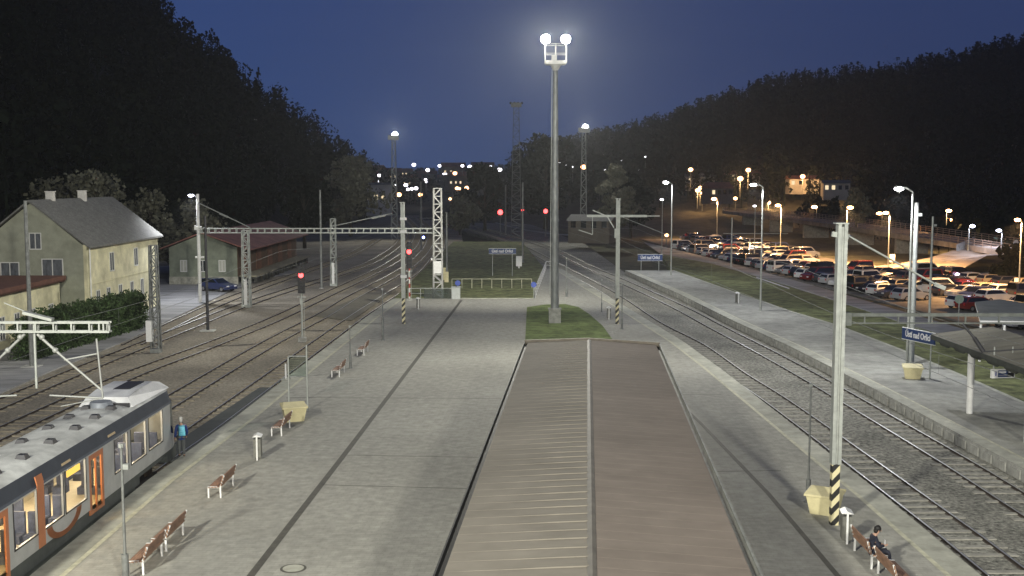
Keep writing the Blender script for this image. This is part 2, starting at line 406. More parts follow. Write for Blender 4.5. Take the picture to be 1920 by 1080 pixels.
# ================================================================== BIG CANOPY ROOF
def canopy():
    root = thing('platform_canopy', 'long ribbed grey brown canopy roof running down the middle of the platform', 'canopy', (0,0,0))
    a = (-1.52,23.88); b = (.86,59.47); c = (7.66,59.47); e = (5.39,23.88)
    d = Vector((b[0]-a[0], b[1]-a[1])); L = d.length; t = d / L
    A = Vector(a) - t*9.0; Ln = L + 9.0; n = Vector((t.y, -t.x))
    W = (Vector(c) - Vector(b)).dot(n); rid = 3.28
    root.location = (A.x, A.y, 0); root.rotation_euler = (0, 0, math.atan2(t.y, t.x) - math.pi/2)
    ze, zr = 3.8, 4.0
    # far end is cut square to the camera: local end y differs slightly over the width
    yl, yr = Ln, Ln - W * math.tan(math.atan2(t.x, t.y))
    def yend(x): return yl + (yr - yl) * x / W
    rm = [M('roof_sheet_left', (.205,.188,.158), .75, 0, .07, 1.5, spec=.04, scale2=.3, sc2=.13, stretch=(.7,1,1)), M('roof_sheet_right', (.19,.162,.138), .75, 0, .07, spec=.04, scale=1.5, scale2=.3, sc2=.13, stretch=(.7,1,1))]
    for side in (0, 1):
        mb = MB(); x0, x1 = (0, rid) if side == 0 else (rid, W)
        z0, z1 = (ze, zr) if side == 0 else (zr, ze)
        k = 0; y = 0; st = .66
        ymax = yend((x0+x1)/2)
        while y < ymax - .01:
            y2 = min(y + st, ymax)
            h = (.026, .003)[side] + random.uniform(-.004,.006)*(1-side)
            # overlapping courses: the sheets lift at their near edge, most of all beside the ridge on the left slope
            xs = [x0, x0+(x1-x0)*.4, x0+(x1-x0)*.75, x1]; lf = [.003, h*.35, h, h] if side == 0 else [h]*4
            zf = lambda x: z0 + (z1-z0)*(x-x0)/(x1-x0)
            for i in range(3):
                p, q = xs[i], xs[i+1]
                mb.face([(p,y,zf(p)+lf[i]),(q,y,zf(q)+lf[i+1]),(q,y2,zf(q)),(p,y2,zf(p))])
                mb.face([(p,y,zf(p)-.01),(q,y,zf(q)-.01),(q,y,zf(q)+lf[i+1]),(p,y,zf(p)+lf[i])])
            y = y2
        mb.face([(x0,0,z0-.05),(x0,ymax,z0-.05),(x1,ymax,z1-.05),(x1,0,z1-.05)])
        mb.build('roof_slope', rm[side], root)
    MB().xprof([], 0, 0) if False else None
    mb = MB(); mb.mesh([(rid-.12,0,zr+.01),(rid,0,zr+.05),(rid+.09,0,zr+.01),(rid-.12,yend(rid)+.03,zr+.01),(rid,yend(rid)+.03,zr+.05),(rid+.09,yend(rid)+.03,zr+.01)], [(0,1,4,3),(1,2,5,4),(3,4,5),(2,1,0)])
    mb.build('ridge_cap', M('ridge_sheet', (.13,.12,.10), .6, .1, .2, 2), root)
    # gutters
    g1 = MB(); g1.box(-.20,-.16,0,yl,3.62,3.86); g1.box(-.16,-.02,0,yl,3.62,3.65); g1.box(-.02,.0,0,yl,3.62,3.78)
    g1.build('gutter', M('zinc_gutter', (.028,.028,.028), .6, 0, .15, 3, spec=.15), root, 'dark zinc gutter on the left eave')
    g2 = MB(); g2.box(W+.16,W+.22,0,yr,3.2,3.86); g2.box(W+.0,W+.16,0,yr,3.55,3.6)
    g2.build('gutter', M('grey_fascia', (.25,.255,.23), .45, .3, .25, 1.5), root, 'tall grey fascia and gutter on the right eave')
    mb = MB(); mb.mesh([(-.2,yl+.01,3.55),(W+.2,yr+.01,3.55),(W+.2,yr+.01,3.92),(rid,yend(rid)+.01,4.1),(-.2,yl+.01,3.92),
                        (-.2,yl+.1,3.55),(W+.2,yr+.1,3.55),(W+.2,yr+.1,3.92),(rid,yend(rid)+.1,4.1),(-.2,yl+.1,3.92)],
        [(4,3,2,1,0),(5,6,7,8,9),(4,9,8,3),(3,8,7,2),(2,7,6,1),(1,6,5,0),(0,5,9,4)])
    mb.build('gable_board', M('brown_board', (.15,.13,.10), .6, .1, .2, 2), root)
    for k in range(6):
        y = 5 + k * 7.6
        for x in (1.4, W - 1.4):
            MB().tube((x,y,0),(x,y,3.72),.11,.11,10).bar((rid,y,3.72),(x,y,3.72),.14,.16).build('column', galv_d, root)
canopy()

# ================================================================== LIGHTING TOWER IN THE MIDDLE
def flood_tower():
    X, Y = at(1040, 606)
    root = thing('lighting_tower', 'tall grey floodlight mast with two glaring lamps on the lawn patch', 'light mast', (X, Y, 0))
    MB().box(-.52,.52,-.5,.5,0,1.25).box(-.58,.58,-.56,.56,1.25,1.33).build('concrete_base', concrete, root)
    mb = MB()
    for z0, z1, r0, r1 in ((1.33,9,.36,.31),(9,16,.31,.26),(16,22.3,.26,.19)): mb.tube((0,0,z0),(0,0,z1),r0,r1,14)
    for z in (9,16): mb.tube((0,0,z-.12),(0,0,z+.12),.36 if z<10 else .31,None,14)
    mb.build('mast', M('mast_paint', (.30,.315,.305), .5, .25, .22, .6, stretch=(1,1,.35), scale2=4), root)
    lad = MB(); lad.bar((-.42,-.1,2.4),(-.3,-.1,22),.04).bar((-.42,.14,2.4),(-.3,.14,22),.04)
    for k in range(60):
        z = 2.6 + k*.32; x = -.42 + .12*(z-2.4)/19.6; lad.bar((x,-.1,z),(x,.14,z),.025)
    lad.build('ladder', galv, root)
    bk = MB(); bk.box(-.85,.85,-.6,.6,22.3,22.42).box(-.95,.95,-.66,-.6,22.42,22.6).box(-.95,.95,.6,.66,22.42,22.6)
    bk.tube((0,0,21.8),(0,0,22.3),.2,.5,10)
    for x in (-.9,0,.9):
        for y in (-.63,.63): bk.bar((x,y,22.4),(x,y,24.0),.06)
    for z in (23.2,24.0):
        for y in (-.63,.63): bk.bar((-.9,y,z),(.9,y,z),.05)
        for x in (-.9,.9): bk.bar((x,-.63,z),(x,.63,z),.05)
    bk.box(-.35,.1,-.1,.3,22.42,23.1)
    bk.build('service_basket', M('basket_paint', (.62,.62,.60), .45, .2, .1, 4), root)
    for s in (-1, 1):
        fl = MB(); fl.tube((s*.86,.0,24.45),(s*.86,.35,24.6),.42,.22,14).bar((s*.86,.15,23.9),(s*.86,.2,24.4),.08)
        f = fl.build('floodlight', galv, root)
        ln = MB(); ln.tube((s*.86,-.06,24.43),(s*.86,0,24.45),.38,.40,18); ln.ball((s*.86,-.05,24.43),.36,.14,.36)
        ln.build('lamp_lens', lamp_flood, f)
    return X, Y
TX, TY = flood_tower()

# far lattice / tubular flood towers
def lattice(mb, x, y, z0, z1, w0, w1, step=1.0, t=.07):
    n = max(2, int((z1 - z0) / step)); 
    for sx in (-1,1):
        for sy in (-1,1):
            mb.bar((x+sx*w0/2, y+sy*w0/2, z0), (x+sx*w1/2, y+sy*w1/2, z1), t)
    for k in range(n):
        f0, f1 = k/n, (k+1)/n; a, b = w0+(w1-w0)*f0, w0+(w1-w0)*f1; za, zb = z0+(z1-z0)*f0, z0+(z1-z0)*f1
        s = 1 if k % 2 else -1
        for sy in (-1,1): mb.bar((x-s*a/2, y+sy*a/2, za), (x+s*b/2, y+sy*b/2, zb), t*.7)
        for sx in (-1,1): mb.bar((x+sx*a/2, y-s*a/2, za), (x+sx*b/2, y+s*b/2, zb), t*.7)
        for sy in (-1,1): mb.bar((x-b/2, y+sy*b/2, zb), (x+b/2, y+sy*b/2, zb), t*.6)
def far_tower(label, px, py, Y, lit, wide=.9):
    x, y, z = atY(px, py, Y)
    root = thing('lighting_tower', label, 'light mast', (x, y, -.7), 0, 'floodlight towers in the distance')
    h = z + .7; mb = MB(); lattice(mb, 0, 0, 0, h - .6, wide*1.6, wide*.8, 1.3, .12)
    mb.build('mast', galv if lit else galv_d, root)
    MB().box(-1.2,1.2,-.6,.6,h-.6,h-.45).box(-1.2,1.2,-.6,-.55,h-.45,h+.4).build('service_basket', galv if lit else galv_d, root)
    if lit:
        f = MB().tube((.3,.1,h+.5),(.3,.6,h+.6),.6,.35,12).build('floodlight', galv, root)
        MB().ball((.3,0,h+.5),.62,.2,.62).build('lamp_lens', lamp_flood, f)
    else:
        for s in (-1.3,-.4,.4,1.3): MB().tube((s,-.3,h+.3),(s,.2,h+.5),.3,.2,8).build('floodlight', dark_m, root)
far_tower('lit floodlight tower far off at the foot of the left wooded hill', 738, 257, 250, True)
far_tower('lit lattice floodlight tower far off beyond the right main line tracks', 1095, 243, 240, True)
far_tower('dark unlit lattice tower behind the middle mast, left of it', 968, 196, 260, False, 1.5)

# ================================================================== MASTS WITH HAZARD STRIPES
def cat_mast(label, px, py, toppx, toppy, hz=2.25):
    X, Y = at(px, py); _, _, z = atY(toppx, toppy, Y)
    root = thing('catenary_mast', label, 'catenary mast', (X, Y, 0), 0, 'striped catenary masts on the platform')
    MB().box(-.14,.14,-.14,.14,0,hz).build('hazard_band', hazard, root)
    mb = MB(); mb.box(-.17,-.05,-.17,.17,hz,z); mb.box(.05,.17,-.17,.17,hz,z); mb.box(-.05,.05,-.1,.1,hz,z-.1)
    mb.box(-.26,.2,-.2,.2,z,z+.05); mb.build('mast', galv, root)
    return root, X, Y, z
mr, mx, my, mz = cat_mast('thick striped mast beside the yellow grit bin at the right platform edge', 1563, 983, 1588, 420)
# cantilever frame on the near right mast
bm = MB(); zb = 7.55
bm.bar((.2,0,zb+.12),(15,0,zb+.12),.10,.12); bm.bar((.2,0,zb-.18),(15,0,zb-.18),.06,.05)
for k in range(12): bm.bar((.9+k*1.2,0,zb-.18),(.9+k*1.2,0,zb+.12),.05)
bm.box(.15,.4,-.15,.15,zb-.25,zb+.2)
bm.build('cross_beam', M('beam_dark', (.12,.13,.12), .6, .2, .2, 3), mr)
st = MB(); st.bar((-.35,0,mz-.35),(.25,0,mz-.45),.12,.18); st.tube((.2,0,mz-.4),(3.5,0,mz-2.2),.035,None,6); st.tube((.2,.12,mz-.4),(3.5,.12,mz-2.2),.035,None,6)
st.bar((3.4,.06,mz-2.15),(3.75,.06,mz-2.3),.14); st.build('tie_rod', galv, mr)
ar = MB(); ar.tube((4.4,0,zb-.2),(4.8,-.1,zb-.7),.05,None,6); ar.tube((4.8,-.1,zb-.7),(5.15,-.1,zb-1.2),.08,None,6); ar.tube((5.15,-.1,zb-1.2),(9.5,-.1,zb-.9),.025,None,6); ar.tube((8.7,0,zb-.2),(8.3,-.1,zb-1.4),.03,None,6)
ar.build('steady_arm', dark_m, mr)
m2, x2, y2, z2 = cat_mast('slim striped mast standing behind the canopy end beside the right main line', 1157, 607, 1153, 373)
b2 = MB(); zz = atY(1153, 405, y2)[2]
b2.bar((-2.7,0,zz),(2.5,0,zz),.12,.2); b2.bar((-2.2,0,zz+.5),(-1.2,0,zz+.1),.08); b2.bar((2.5,0,zz),(3.6,0,zz),.08); b2.bar((-2.2,0,zz),(-2.2,0,zz-1.6),.05); b2.bar((-2.2,0,zz-1.6),(-3.4,0,zz-1.2),.06); b2.bar((-.9,0,zz-.1),(-.35,0,zz-1.),.1); b2.box(-.3,.1,-.25,.25,zz-1.9,zz-1.1)
b2.tube((.4,0,zz-.1),(5.0,4,zz-1.9),.03,None,6)
b2.build('cross_beam', galv, m2)
m3, x3, y3, z3 = cat_mast('slim striped mast at the far left platform corner, beside the red signal', 757, 607, 755, 380)
for z in (z3-1.5, z3-2.6, z3-6.5): MB().box(-.22,.3,-.22,.22,z,z+.22).build('clamp_bracket', white_p, m3)

# portal beam entering from the left above the train
def left_portal():
    Y = 38.6; root = thing('gantry_beam', 'pale steel catenary beam entering at left above the train roof', 'gantry', (-24, Y, 0))
    x1 = -13.95 + 24; zt, zb_ = 7.54, 7.22
    tr = MB()
    for z in (zt, zb_):
        for y in (-.12,.12): tr.bar((-8,y,z),(x1,y,z),.065)
    k = -8
    while k < x1:
        tr.bar((k,-.12,zb_),(k,-.12,zt),.05); tr.bar((k,.12,zb_),(k,.12,zt),.05); tr.bar((k,-.12,zt),(k,.12,zt),.04); k += .62
    for q in (.05,.2,.35): tr.bar((x1-q,-.12,zb_),(x1-q,-.12,zt),.05)
    tr.build('truss', M('beam_paint', (.42,.44,.41), .55, .2, .1, 4), root)
    MB().box(-8.4,-8,-.25,.25,-.6,9).build('mast', galv, root)
    def arm(xc, flip):
        s = -1 if flip else 1
        mb = MB(); mb.tube((xc,0,zb_-.1),(xc+s*.75,0,zb_-.8),.05,None,6); mb.tube((xc+s*.75,0,zb_-.8),(xc+s*2.15,0,zb_-2.05),.04,None,6)
        mb.tube((xc+s*.9,0,zb_-1.0),(xc+s*2.05,0,zb_-.78),.03,None,6); mb.tube((xc+s*2.05,0,zb_-.25),(xc+s*2.2,0,zb_-2.35),.035,None,6)
        mb.tube((xc+s*.35,0,zb_-2.25),(xc+s*2.2,0,zb_-2.35),.035,None,6); mb.ball((xc+s*.15,0,zb_-.2),.1); mb.ball((xc+s*.6,0,zb_-.66),.1)
        mb.tube((xc+s*2.2,0,zb_-2.35),(xc+s*1.0,-.7,zb_-2.5),.02,None,5)
        mb.build('steady_arm', M('arm_grey', (.36,.37,.35), .5, .2, .1, 4), root)
    arm(-16.5+24, False); arm(-16.95+24, True)
    mb = MB(); mb.tube((-16.6+24,0,zt),(-16.6+24,0,zb_-2),.05,None,6)
    h = 7.62; mb.bar((-16.9+24,-.1,h+.28),(-15.9+24,-.1,h+.02),.25,.1); mb.bar((-17.6+24,0,h+.6),(-16.4+24,0,h+.1),.03); mb.build('line_isolator', galv, root)
left_portal()

# far gantry across the left tracks
def far_gantry():
    xl, Y = at(373, 563, -.5); 
    root = thing('signal_gantry', 'long pale lattice gantry spanning the left tracks on a lattice leg', 'gantry', (0, 119, 0))
    zt = 7.35
    tr = MB()
    for z in (zt, zt - .45):
        for y in (-.25,.25): tr.bar((-33.2,y,z),(-8,y,z),.10)
    x = -33
    while x < -8:
        for y in (-.25,.25): tr.bar((x,y,zt-.45),(x,y,zt),.08)
        x += .75
    tr.build('truss', galv, root)
    lt = MB(); lattice(lt, -7.9, 0, -.05, 11.6, .95, .78, .8, .11); lt.build('lattice_leg', M('pale_steel', (.5,.5,.47), .5, .2, .1, 3), root)
    MB().tube((-33.3,0,-.6),(-33.3,0,11),.19,.16,10).box(-33.7,-33.0,-.15,.15,7.2,7.6).box(-33.7,-32.8,-.1,.1,4.2,4.4).build('leg', white_p, root)
    MB().tube((-33.5,0,10.2),(-27.0,-3.5,7.6),.055,None,6).bar((-30.6,-1.6,9.0),(-29.6,-2.1,8.62),.16).build('tie_rod', galv, root)
    MB().tube((-19,0,7.6),(-14,12,8.6),.05,None,6).bar((-15.8,7.6,8.2),(-14.6,10.4,8.45),.2).build('tie_rod', galv, root)
    MB().box(-8.35,-7.5,-.5,-.3,2.6,3.9).box(-8.6,-8.2,-.4,-.2,4.0,4.2).build('switch_box', white_p, root)
far_gantry()

def lattice_mast(label, px, py, toppy, z0=-.6, w=.6, mt=None, cab=False, plate=False):
    X, Y = at(px, py, z0); z = atY(px, toppy, Y)[2]
    root = thing('lattice_mast', label, 'lattice mast', (X, Y, z0), 0, 'lattice masts among the left tracks')
    mb = MB(); lattice(mb, 0, 0, .3, z - z0, w, w*.8, .75, .10); mb.box(-w*.6,w*.6,-w*.6,w*.6,0,.3); mb.build('lattice', mt or galv, root)
    if plate: MB().box(-.16,.16,-w*.55-.06,-w*.55,.3,2.9).build('white_plate', white_p, root)
    if cab: MB().box(-.55,-.12,-.6,-.2,.9,2.5).build('cabinet', white_p, root)
    return root
lattice_mast('dark lattice mast with a grey cabinet in front of the yellow house wall', 293, 661, 460, mt=galv_d, cab=True)
lattice_mast('pale two legged lattice mast in front of the goods shed', 463, 576, 432, w=.75, plate=True)
lattice_mast('slender pale lattice mast further back beside the shed sidings', 626, 536, 410, w=.7, plate=True)

def pole(label, px, py, toppy, r=.10, z0=-.6, mt=None, grp=None, base=False, hood=False, name='steel_pole', topx=None):
    X, Y = at(px, py, z0); z = atY(px, toppy, Y)[2]
    root = thing(name, label, 'pole', (X, Y, z0), 0, grp)
    MB().tube((0,0,0),(0,0,z-z0),r*1.15,r*.85,10).build('shaft', mt or galv_d, root)
    if base: MB().box(-.6,.6,-.45,.45,0,.12).build('concrete_base', M('pale_base', (.5,.5,.46), .9, 0, .1, 3), root)
    else: MB().box(-.25,.25,-.25,.25,0,.1).build('concrete_base', concrete, root)
    if hood: MB().bar((0,0,z-z0-.15),(0,-.4,z-z0-.05),.2,.1).build('lamp_head', galv, root)
    return root, X, Y, z
pole('dark steel pole between the yard lamp and the pale lattice mast', 390, 621, 405, .12, mt=dark_m, base=True)
pole('tall thin dark pole behind the goods shed, under the wooded hill', 603, 541, 356, .13)
pole('tall grey pole in front of the yellow house on a pale square base', 60, 689, 376, .14, base=True)
pole('thin pole far off between the red signals and the curving road', 948, 440, 347, .2)
pole('thin pole in front of the dark unlit lattice tower', 980, 492, 342, .14, z0=-.1)
pole('thin grey pole beside the gantry lattice leg', 838, 520, 398, .12, z0=-.1)
pole('thin pole with a white box among the distant tracks', 790, 470, 340, .14)

# ================================================================== PLATFORM POLES (thin lamp / sign posts)
def thin_post(label, px, py, toppx, toppy, r=.045, box_z=None, thick=None):
    X, Y = at(px, py); z = atY(toppx, toppy, Y)[2]
    root = thing('lamp_post', label, 'lamp post', (X, Y, 0), 0, 'thin posts along the platform')
    MB().tube((0,0,thick or .9),(0,0,z),r*.85,r*.7,8).build('shaft', galv_d, root)
    MB().tube((0,0,0),(0,0,thick or .9),r*1.9,None,10).tube((0,0,0),(0,0,.03),r*3.5,None,10).build('socket', galv_d, root)
    MB().tube((0,-.1,z),(0,.1,z),.05,None,8).box(-.07,.07,-.05,.05,z-.05,z+.06).build('top_fitting', galv, root)
    if box_z: MB().box(.05,.22,-.08,.08,box_z,box_z+.16).build('speaker_box', galv, root)
    return root
thin_post('thin post beside the grit bin on the right platform', 1515, 941, 1527, 722, .05)
thin_post('thin post in front of the orange train door at bottom left', 236, 1092, 205, 836, .06, 3.6)
thin_post('thin post beside the fourth bench from the front, left platform', 657, 690, 658, 612)
thin_post('thin post furthest along the left yellow line', 718, 638, 718, 542, .05, thick=1.8)
thin_post('pale post near the railing past the middle mast', 1062, 556, 1062, 484, .06)
thin_post('thin post next to the striped mast behind the canopy end', 1166, 617, 1166, 532, .05)
thin_post('low thin post on the right platform near the far lawn', 1128, 585, 1128, 525, .03)

# ================================================================== BENCHES
def make_bench():
    root = thing('bench', 'bench', 'bench', (0,0,0), 0, 'wooden benches on the platform')
    L = .95
    seat = MB()
    for k in range(4): seat.bar((-.02-.12*k,-L,.45-.01*k),(-.02-.12*k,L,.45-.01*k),.10,.035)
    seat.build('seat', wood, root)
    back = MB()
    for k in range(3): back.bar((.10+.035*k,-L,.55+.14*k),(.10+.035*k,L,.55+.14*k),.04,.12)
    back.build('backrest', wood, root)
    for y in (-L+.06, L-.06):
        f = MB(); f.bar((-.42,y,0),(-.42,y,.44),.06); f.bar((.06,y,0),(.05,y,.46),.06); f.bar((-.45,y,.42),(.08,y,.44),.06); f.bar((.05,y,.42),(.2,y,.9),.055)
        f.build('leg_frame', white_p, root)
    return root
bench0 = make_bench()
bl = [((-11.72,35.35),'nearest wooden bench on the left platform, cut by the bottom of the picture'),
      ((-11.68,37.6),'second nearest wooden bench, end to end with the nearest one'),
      ((-11.5,44.0),'brown wooden bench standing alone beside the slim litter bin, facing the train'),
      ((-11.3,54.7),'wooden bench right in front of the cream grit bin on the left platform'),
      ((-11.0,71.2),'small dark bench beyond the grit bin, nearer of the far pair'),
      ((-10.6,80.0),'furthest small bench on the left platform')]
for i, ((x, y), lb) in enumerate(bl):
    if i == 0: bench0['label'] = lb; bench0.location = (x, y, 0); bench0.rotation_euler = (0,0,R(-1))
    else: dup(bench0, lb, (x, y, 0), R(-1.5))
dup(bench0, 'wooden bench with a seated person at bottom right', (11.62,35.9,0), R(180), None)
dup(bench0, 'empty wooden bench at the bottom right edge, below the seated person', (11.7,33.7,0), R(180), None)

# ================================================================== GRIT BINS, LITTER BINS
def grit_bin(label, x, y, rz, s=1.0, first=[None]):
    if first[0]: 
        o = dup(first[0], label, (x, y, 0), rz); o.scale = (s,s,s); return o
    root = thing('grit_bin', label, 'grit bin', (x, y, 0), rz, 'cream grit bins'); first[0] = root
    b = MB(); vs = [(-.46,-.34,0),(.46,-.34,0),(.46,.34,0),(-.46,.34,0),(-.6,-.46,.72),(.6,-.46,.72),(.6,.46,.82),(-.6,.46,.82)]
    b.mesh(vs, [(0,3,2,1),(0,1,5,4),(1,2,6,5),(2,3,7,6),(3,0,4,7)]); b.build('body', cream, root)
    l = MB(); vs = [(-.66,-.52,.70),(.66,-.52,.70),(.66,.5,.80),(-.66,.5,.80),(-.66,-.52,.78),(.66,-.52,.78),(.5,.1,.98),(-.5,.1,.98),(.66,.5,.88),(-.66,.5,.88)]
    l.mesh(vs, [(0,1,5,4),(4,5,6,7),(7,6,8,9),(1,2,8,6,5),(0,4,7,9,3),(2,3,9,8),(0,3,2,1)]); l.build('lid', cream, root)
    root.scale = (s,s,s); return root
grit_bin('cream grit bin behind the white legged bench and glass board, left platform', -11.35, 57.4, R(20))
grit_bin('cream grit bin with stained lid behind the thick striped mast', 11.75, 41.1, R(-30), 1.0)
grit_bin('cream grit bin under the blue station name board on the outer platform', 25.3, 69.9, R(-15), .95)
def litter_bin(label, x, y, rz, first=[None]):
    if first[0]: return dup(first[0], label, (x, y, 0), rz)
    root = thing('litter_bin', label, 'litter bin', (x, y, 0), rz, 'slim litter bins'); first[0] = root
    MB().box(-.16,.16,-.24,.24,.12,.95).build('bin_body', M('grey_bin', (.17,.17,.15), .6, .2, .15, 5), root)
    f = MB()
    for y_ in (-.27,.27): f.box(-.035,.035,y_-.03,y_+.03,0,1.06)
    f.mesh([(-.2,-.3,1.06),(.2,-.3,1.06),(.2,.3,1.06),(-.2,.3,1.06),(-.02,-.3,1.16),(-.02,.3,1.16)], [(0,1,4),(1,2,5,4),(2,3,5),(3,0,4,5),(0,3,2,1)])
    f.build('frame', white_p, root); return root
litter_bin('slim litter bin on white posts beyond the lone wooden bench, left platform', -11.4, 49.3, R(5))
litter_bin('slim litter bin with white roof next to the seated person', 11.55, 37.75, R(-8))
litter_bin('small dark litter bin beside the striped mast behind the canopy end', 8.7, 100, 0)
litter_bin('small litter bin on the outer platform left of the second white lamp', 22.9, 113, R(10))
litter_bin('small litter bin at the far left platform end near the striped mast', -9.1, 108, R(10))

# glass information board
def info_board():
    root = thing('information_board', 'tall glass information board on two thin posts behind the grit bin', 'information board', (-11.6, 59.9, 0))
    for x in (-.5,.5): MB().tube((x,0,0),(x,0,3.6 if x > 0 else 2.95),.05,None,8).tube((x,0,0),(x,0,.25),.09,None,8).build('post', galv, root)
    MB().box(-.45,.45,-.03,.03,1.9,2.95).build('glass_panel', GLASS('tinted_glass', (.80,.86,.84), .1), root)
    MB().box(-.5,.5,-.04,.04,2.95,3.02).box(-.5,.5,-.04,.04,1.84,1.9).build('panel_frame', galv_d, root)
info_board()
pole('thin white marker post standing at the left platform edge', 536, 712, 682, .06, z0=0, mt=white_p, name='marker_post')

# ================================================================== STATION NAME BOARDS
NAME = '\u00dast\u00ed nad Orlic\u00ed'
def name_board(label, cx, cy, zc, w, h, rz, zbase=0.):
    root = thing('station_sign', label, 'station sign', (cx, cy, zbase), rz, 'blue station name boards')
    z = zc - zbase
    MB().box(-w/2,w/2,-.05,.05,z-h/2,z+h/2).build('panel', blue_sign, root)
    MB().box(-w/2-.03,w/2+.03,-.04,.04,z+h/2,z+h/2+.04).box(-w/2-.03,w/2+.03,-.04,.04,z-h/2-.04,z-h/2).build('frame', white_p, root)
    text_part(NAME, h*.78, white_sign, root, (0,-.06,z), (R(90),0,0), squash=min(1.0, w*.86/(h*.78*6.6)))
    for x in (-w*.36, w*.36): MB().tube((x,.08,0),(x,.08,z+h/2),.045,None,8).build('post', galv, root)
x, y, z = atY(942, 471, 147); name_board('blue station name board above the grass past the platform end railing', x, y, z, 3.6, .68, 0, -.1)
x, y, z = atY(1219, 483, 154); name_board('dim blue station name board at the far end of the outer platform', x, y, z, 3.4, .85, 0, -.6)
x, y, z = atY(1722, 630, 70.8); name_board('blue station name board on posts above the cream bin of the outer platform', x, y, z, 3.15, .70, R(-72))

# ================================================================== RAILINGS, CABINETS AT PLATFORM END
def railing(label, pts, h=1.05, step=1.6, mt=None, grp='platform end railings', mid=True):
    root = thing('railing', label, 'railing', (*pts[0], 0), 0, grp)
    o = Vector(pts[0]); top = MB()
    P = [Vector(p) - o for p in pts]
    for a, b in zip(P[:-1], P[1:]):
        top.tube((*a,h),(*b,h),.045,None,6)
        if mid: top.tube((*a,h*.5),(*b,h*.5),.03,None,6)
    top.build('handrail', mt or white_p, root)
    for a, b in zip(P[:-1], P[1:]):
        n = max(1, int((b-a).length/step))
        for k in range(n+1):
            q = a + (b-a)*k/n; MB().tube((*q,-.1),(*q,h),.04,None,6).build('post', mt or white_p, root)
railing('pale railing across the grass at the platform end, left of the walkway', [(-7.0,130),(2.3,130)], 1.0, 1.1, M('cream_rail', (.5,.5,.36), .6, 0, .1, 3), mid=False)
railing('white railing along the narrow walkway left of the middle mast', [(2.45,118.3),(4.8,157),(6.0,157)], 1.1, 3)
railing('grey pipe railing at the platform corner under the gantry leg', [(-11.0,118.1),(-8.4,118.1),(-5.9,118.1)], 1.05, 1.25, galv)
mb = MB().box(-.45,.45,-.3,.3,0,1.25).box(-.5,.5,-.35,.35,1.25,1.3)
tag(mb.build('cabinet', M('cabinet_grey', (.42,.44,.43), .5, .1, .1, 3)), 'grey cabinet at the right end of the pipe railing', 'cabinet', 'equipment cabinets', (-5.9,117.4,0))
mb = MB().box(-1.7,1.7,-.1,.1,.05,1.0)
tag(mb.build('fence_panel', GLASS('grey_mesh_glass', (.5,.56,.55), .3)), 'grey translucent screen panel between the gantry leg and the cabinet', 'screen panel', None, (-7.6,117.7,0))
mb = MB().box(-.42,.42,-.25,.25,.3,1.75).box(-.1,.1,-.1,.1,0,.3)
tag(mb.build('cabinet', white_p), 'white cabinet standing right of the far blue name board', 'cabinet', 'equipment cabinets', (1.0,160,-.1))
mb = MB().box(-.4,.1,-.25,.25,.2,1.7).box(-.05,.45,-.3,.1,-.1,1.2)
tag(mb.build('cabinet', cream), 'yellowish double cabinet on the grass behind the gantry leg', 'cabinet', 'equipment cabinets', (-8.3,138,0))
def ped_sign(label, x, y, zc):
    root = thing('warning_sign', label, 'warning sign', (x, y, 0), 0, 'small blue walkway signs')
    MB().tube((0,0,0),(0,0,zc),.04,None,6).build('post', galv, root); MB().tube((0,-.06,zc),(0,-.03,zc),.3,None,16).build('disc', M('sign_disc_blue', (.05,.08,.3), .5, 0, 0), root)
ped_sign('small round blue sign at the walkway railing', 2.3, 117.6, 1.5)
ped_sign('small round blue sign on top of the grey cabinet end', -5.75, 118.3, 1.6)

# ================================================================== SIGNALS
def signal(label, px, py, headtop, headbot, lit_y, z0=-.6, striped=False, col=sig_red, r=.15):
    X, Y = at(px, py, z0); zt = atY(px, headtop, Y)[2]; zb_ = atY(px, headbot, Y)[2]; zl = atY(px, lit_y, Y)[2]
    root = thing('railway_signal', label, 'railway signal', (X, Y, 0), 0, 'railway signals')
    MB().tube((0,0,z0),(0,0,zb_),.09,.08,10).build('post', redwhite if striped else galv, root)
    MB().box(-.3,.3,-.3,.3,z0,z0+.35).build('concrete_base', concrete, root)
    hd = MB().box(-.28,.28,-.12,.12,zb_,zt).tube((0,-.1,zt-.02),(0,-.1,zt+.15),.22,.2,10)
    h = hd.build('signal_head', dark, root)
    n = max(3, int((zt-zb_)/.36))
    for k in range(n):
        z = zb_ + (k+.5)*(zt-zb_)/n
        if abs(z - zl) < .2: continue
        v = MB().tube((0,-.12,z+.02),(0,-.32,z),.12,.12,10); v.build('hood', dark_m, h)
    MB().tube((0,-.15,zl),(0,-.13,zl),r,None,16).ball((0,-.14,zl),r*.9,.06,r*.9).build('lit_lens', col, h)
    MB().bar((-.35,0,zb_-.3),(.35,0,zb_-.3),.06).box(-.1,.1,-.2,0,zb_-.9,zb_-.4).bar((.2,.1,z0),(.14,.1,zt),.03).build('ladder', galv, root)
signal('near black signal showing red between the left tracks', 567, 641, 497, 550, 516, r=.2)
signal('red signal on a red and white banded post beside the far striped mast', 768, 566, 456, 503, 472, z0=-.1, striped=True, r=.24)
def far_signal(label, px, py, Y, col, r=.45):
    x, y, z = atY(px, py, Y)
    root = thing('railway_signal', label, 'railway signal', (x, y, 0), 0, 'distant railway signals')
    MB().tube((0,.1,-.6),(0,.1,z),.1,None,6).build('post', galv_d, root); h = MB().box(-.35,.35,0,.2,z-1.3,z+.6).build('signal_head', dark, root)
    MB().ball((0,-.02,z),r,.1,r).build('lit_lens', col, h)
far_signal('distant red signal light left of the dark lattice tower', 938, 398, 260, sig_red, .6)
far_signal('tiny distant red signal light just right of the dark lattice tower', 980, 394, 280, sig_red, .3)
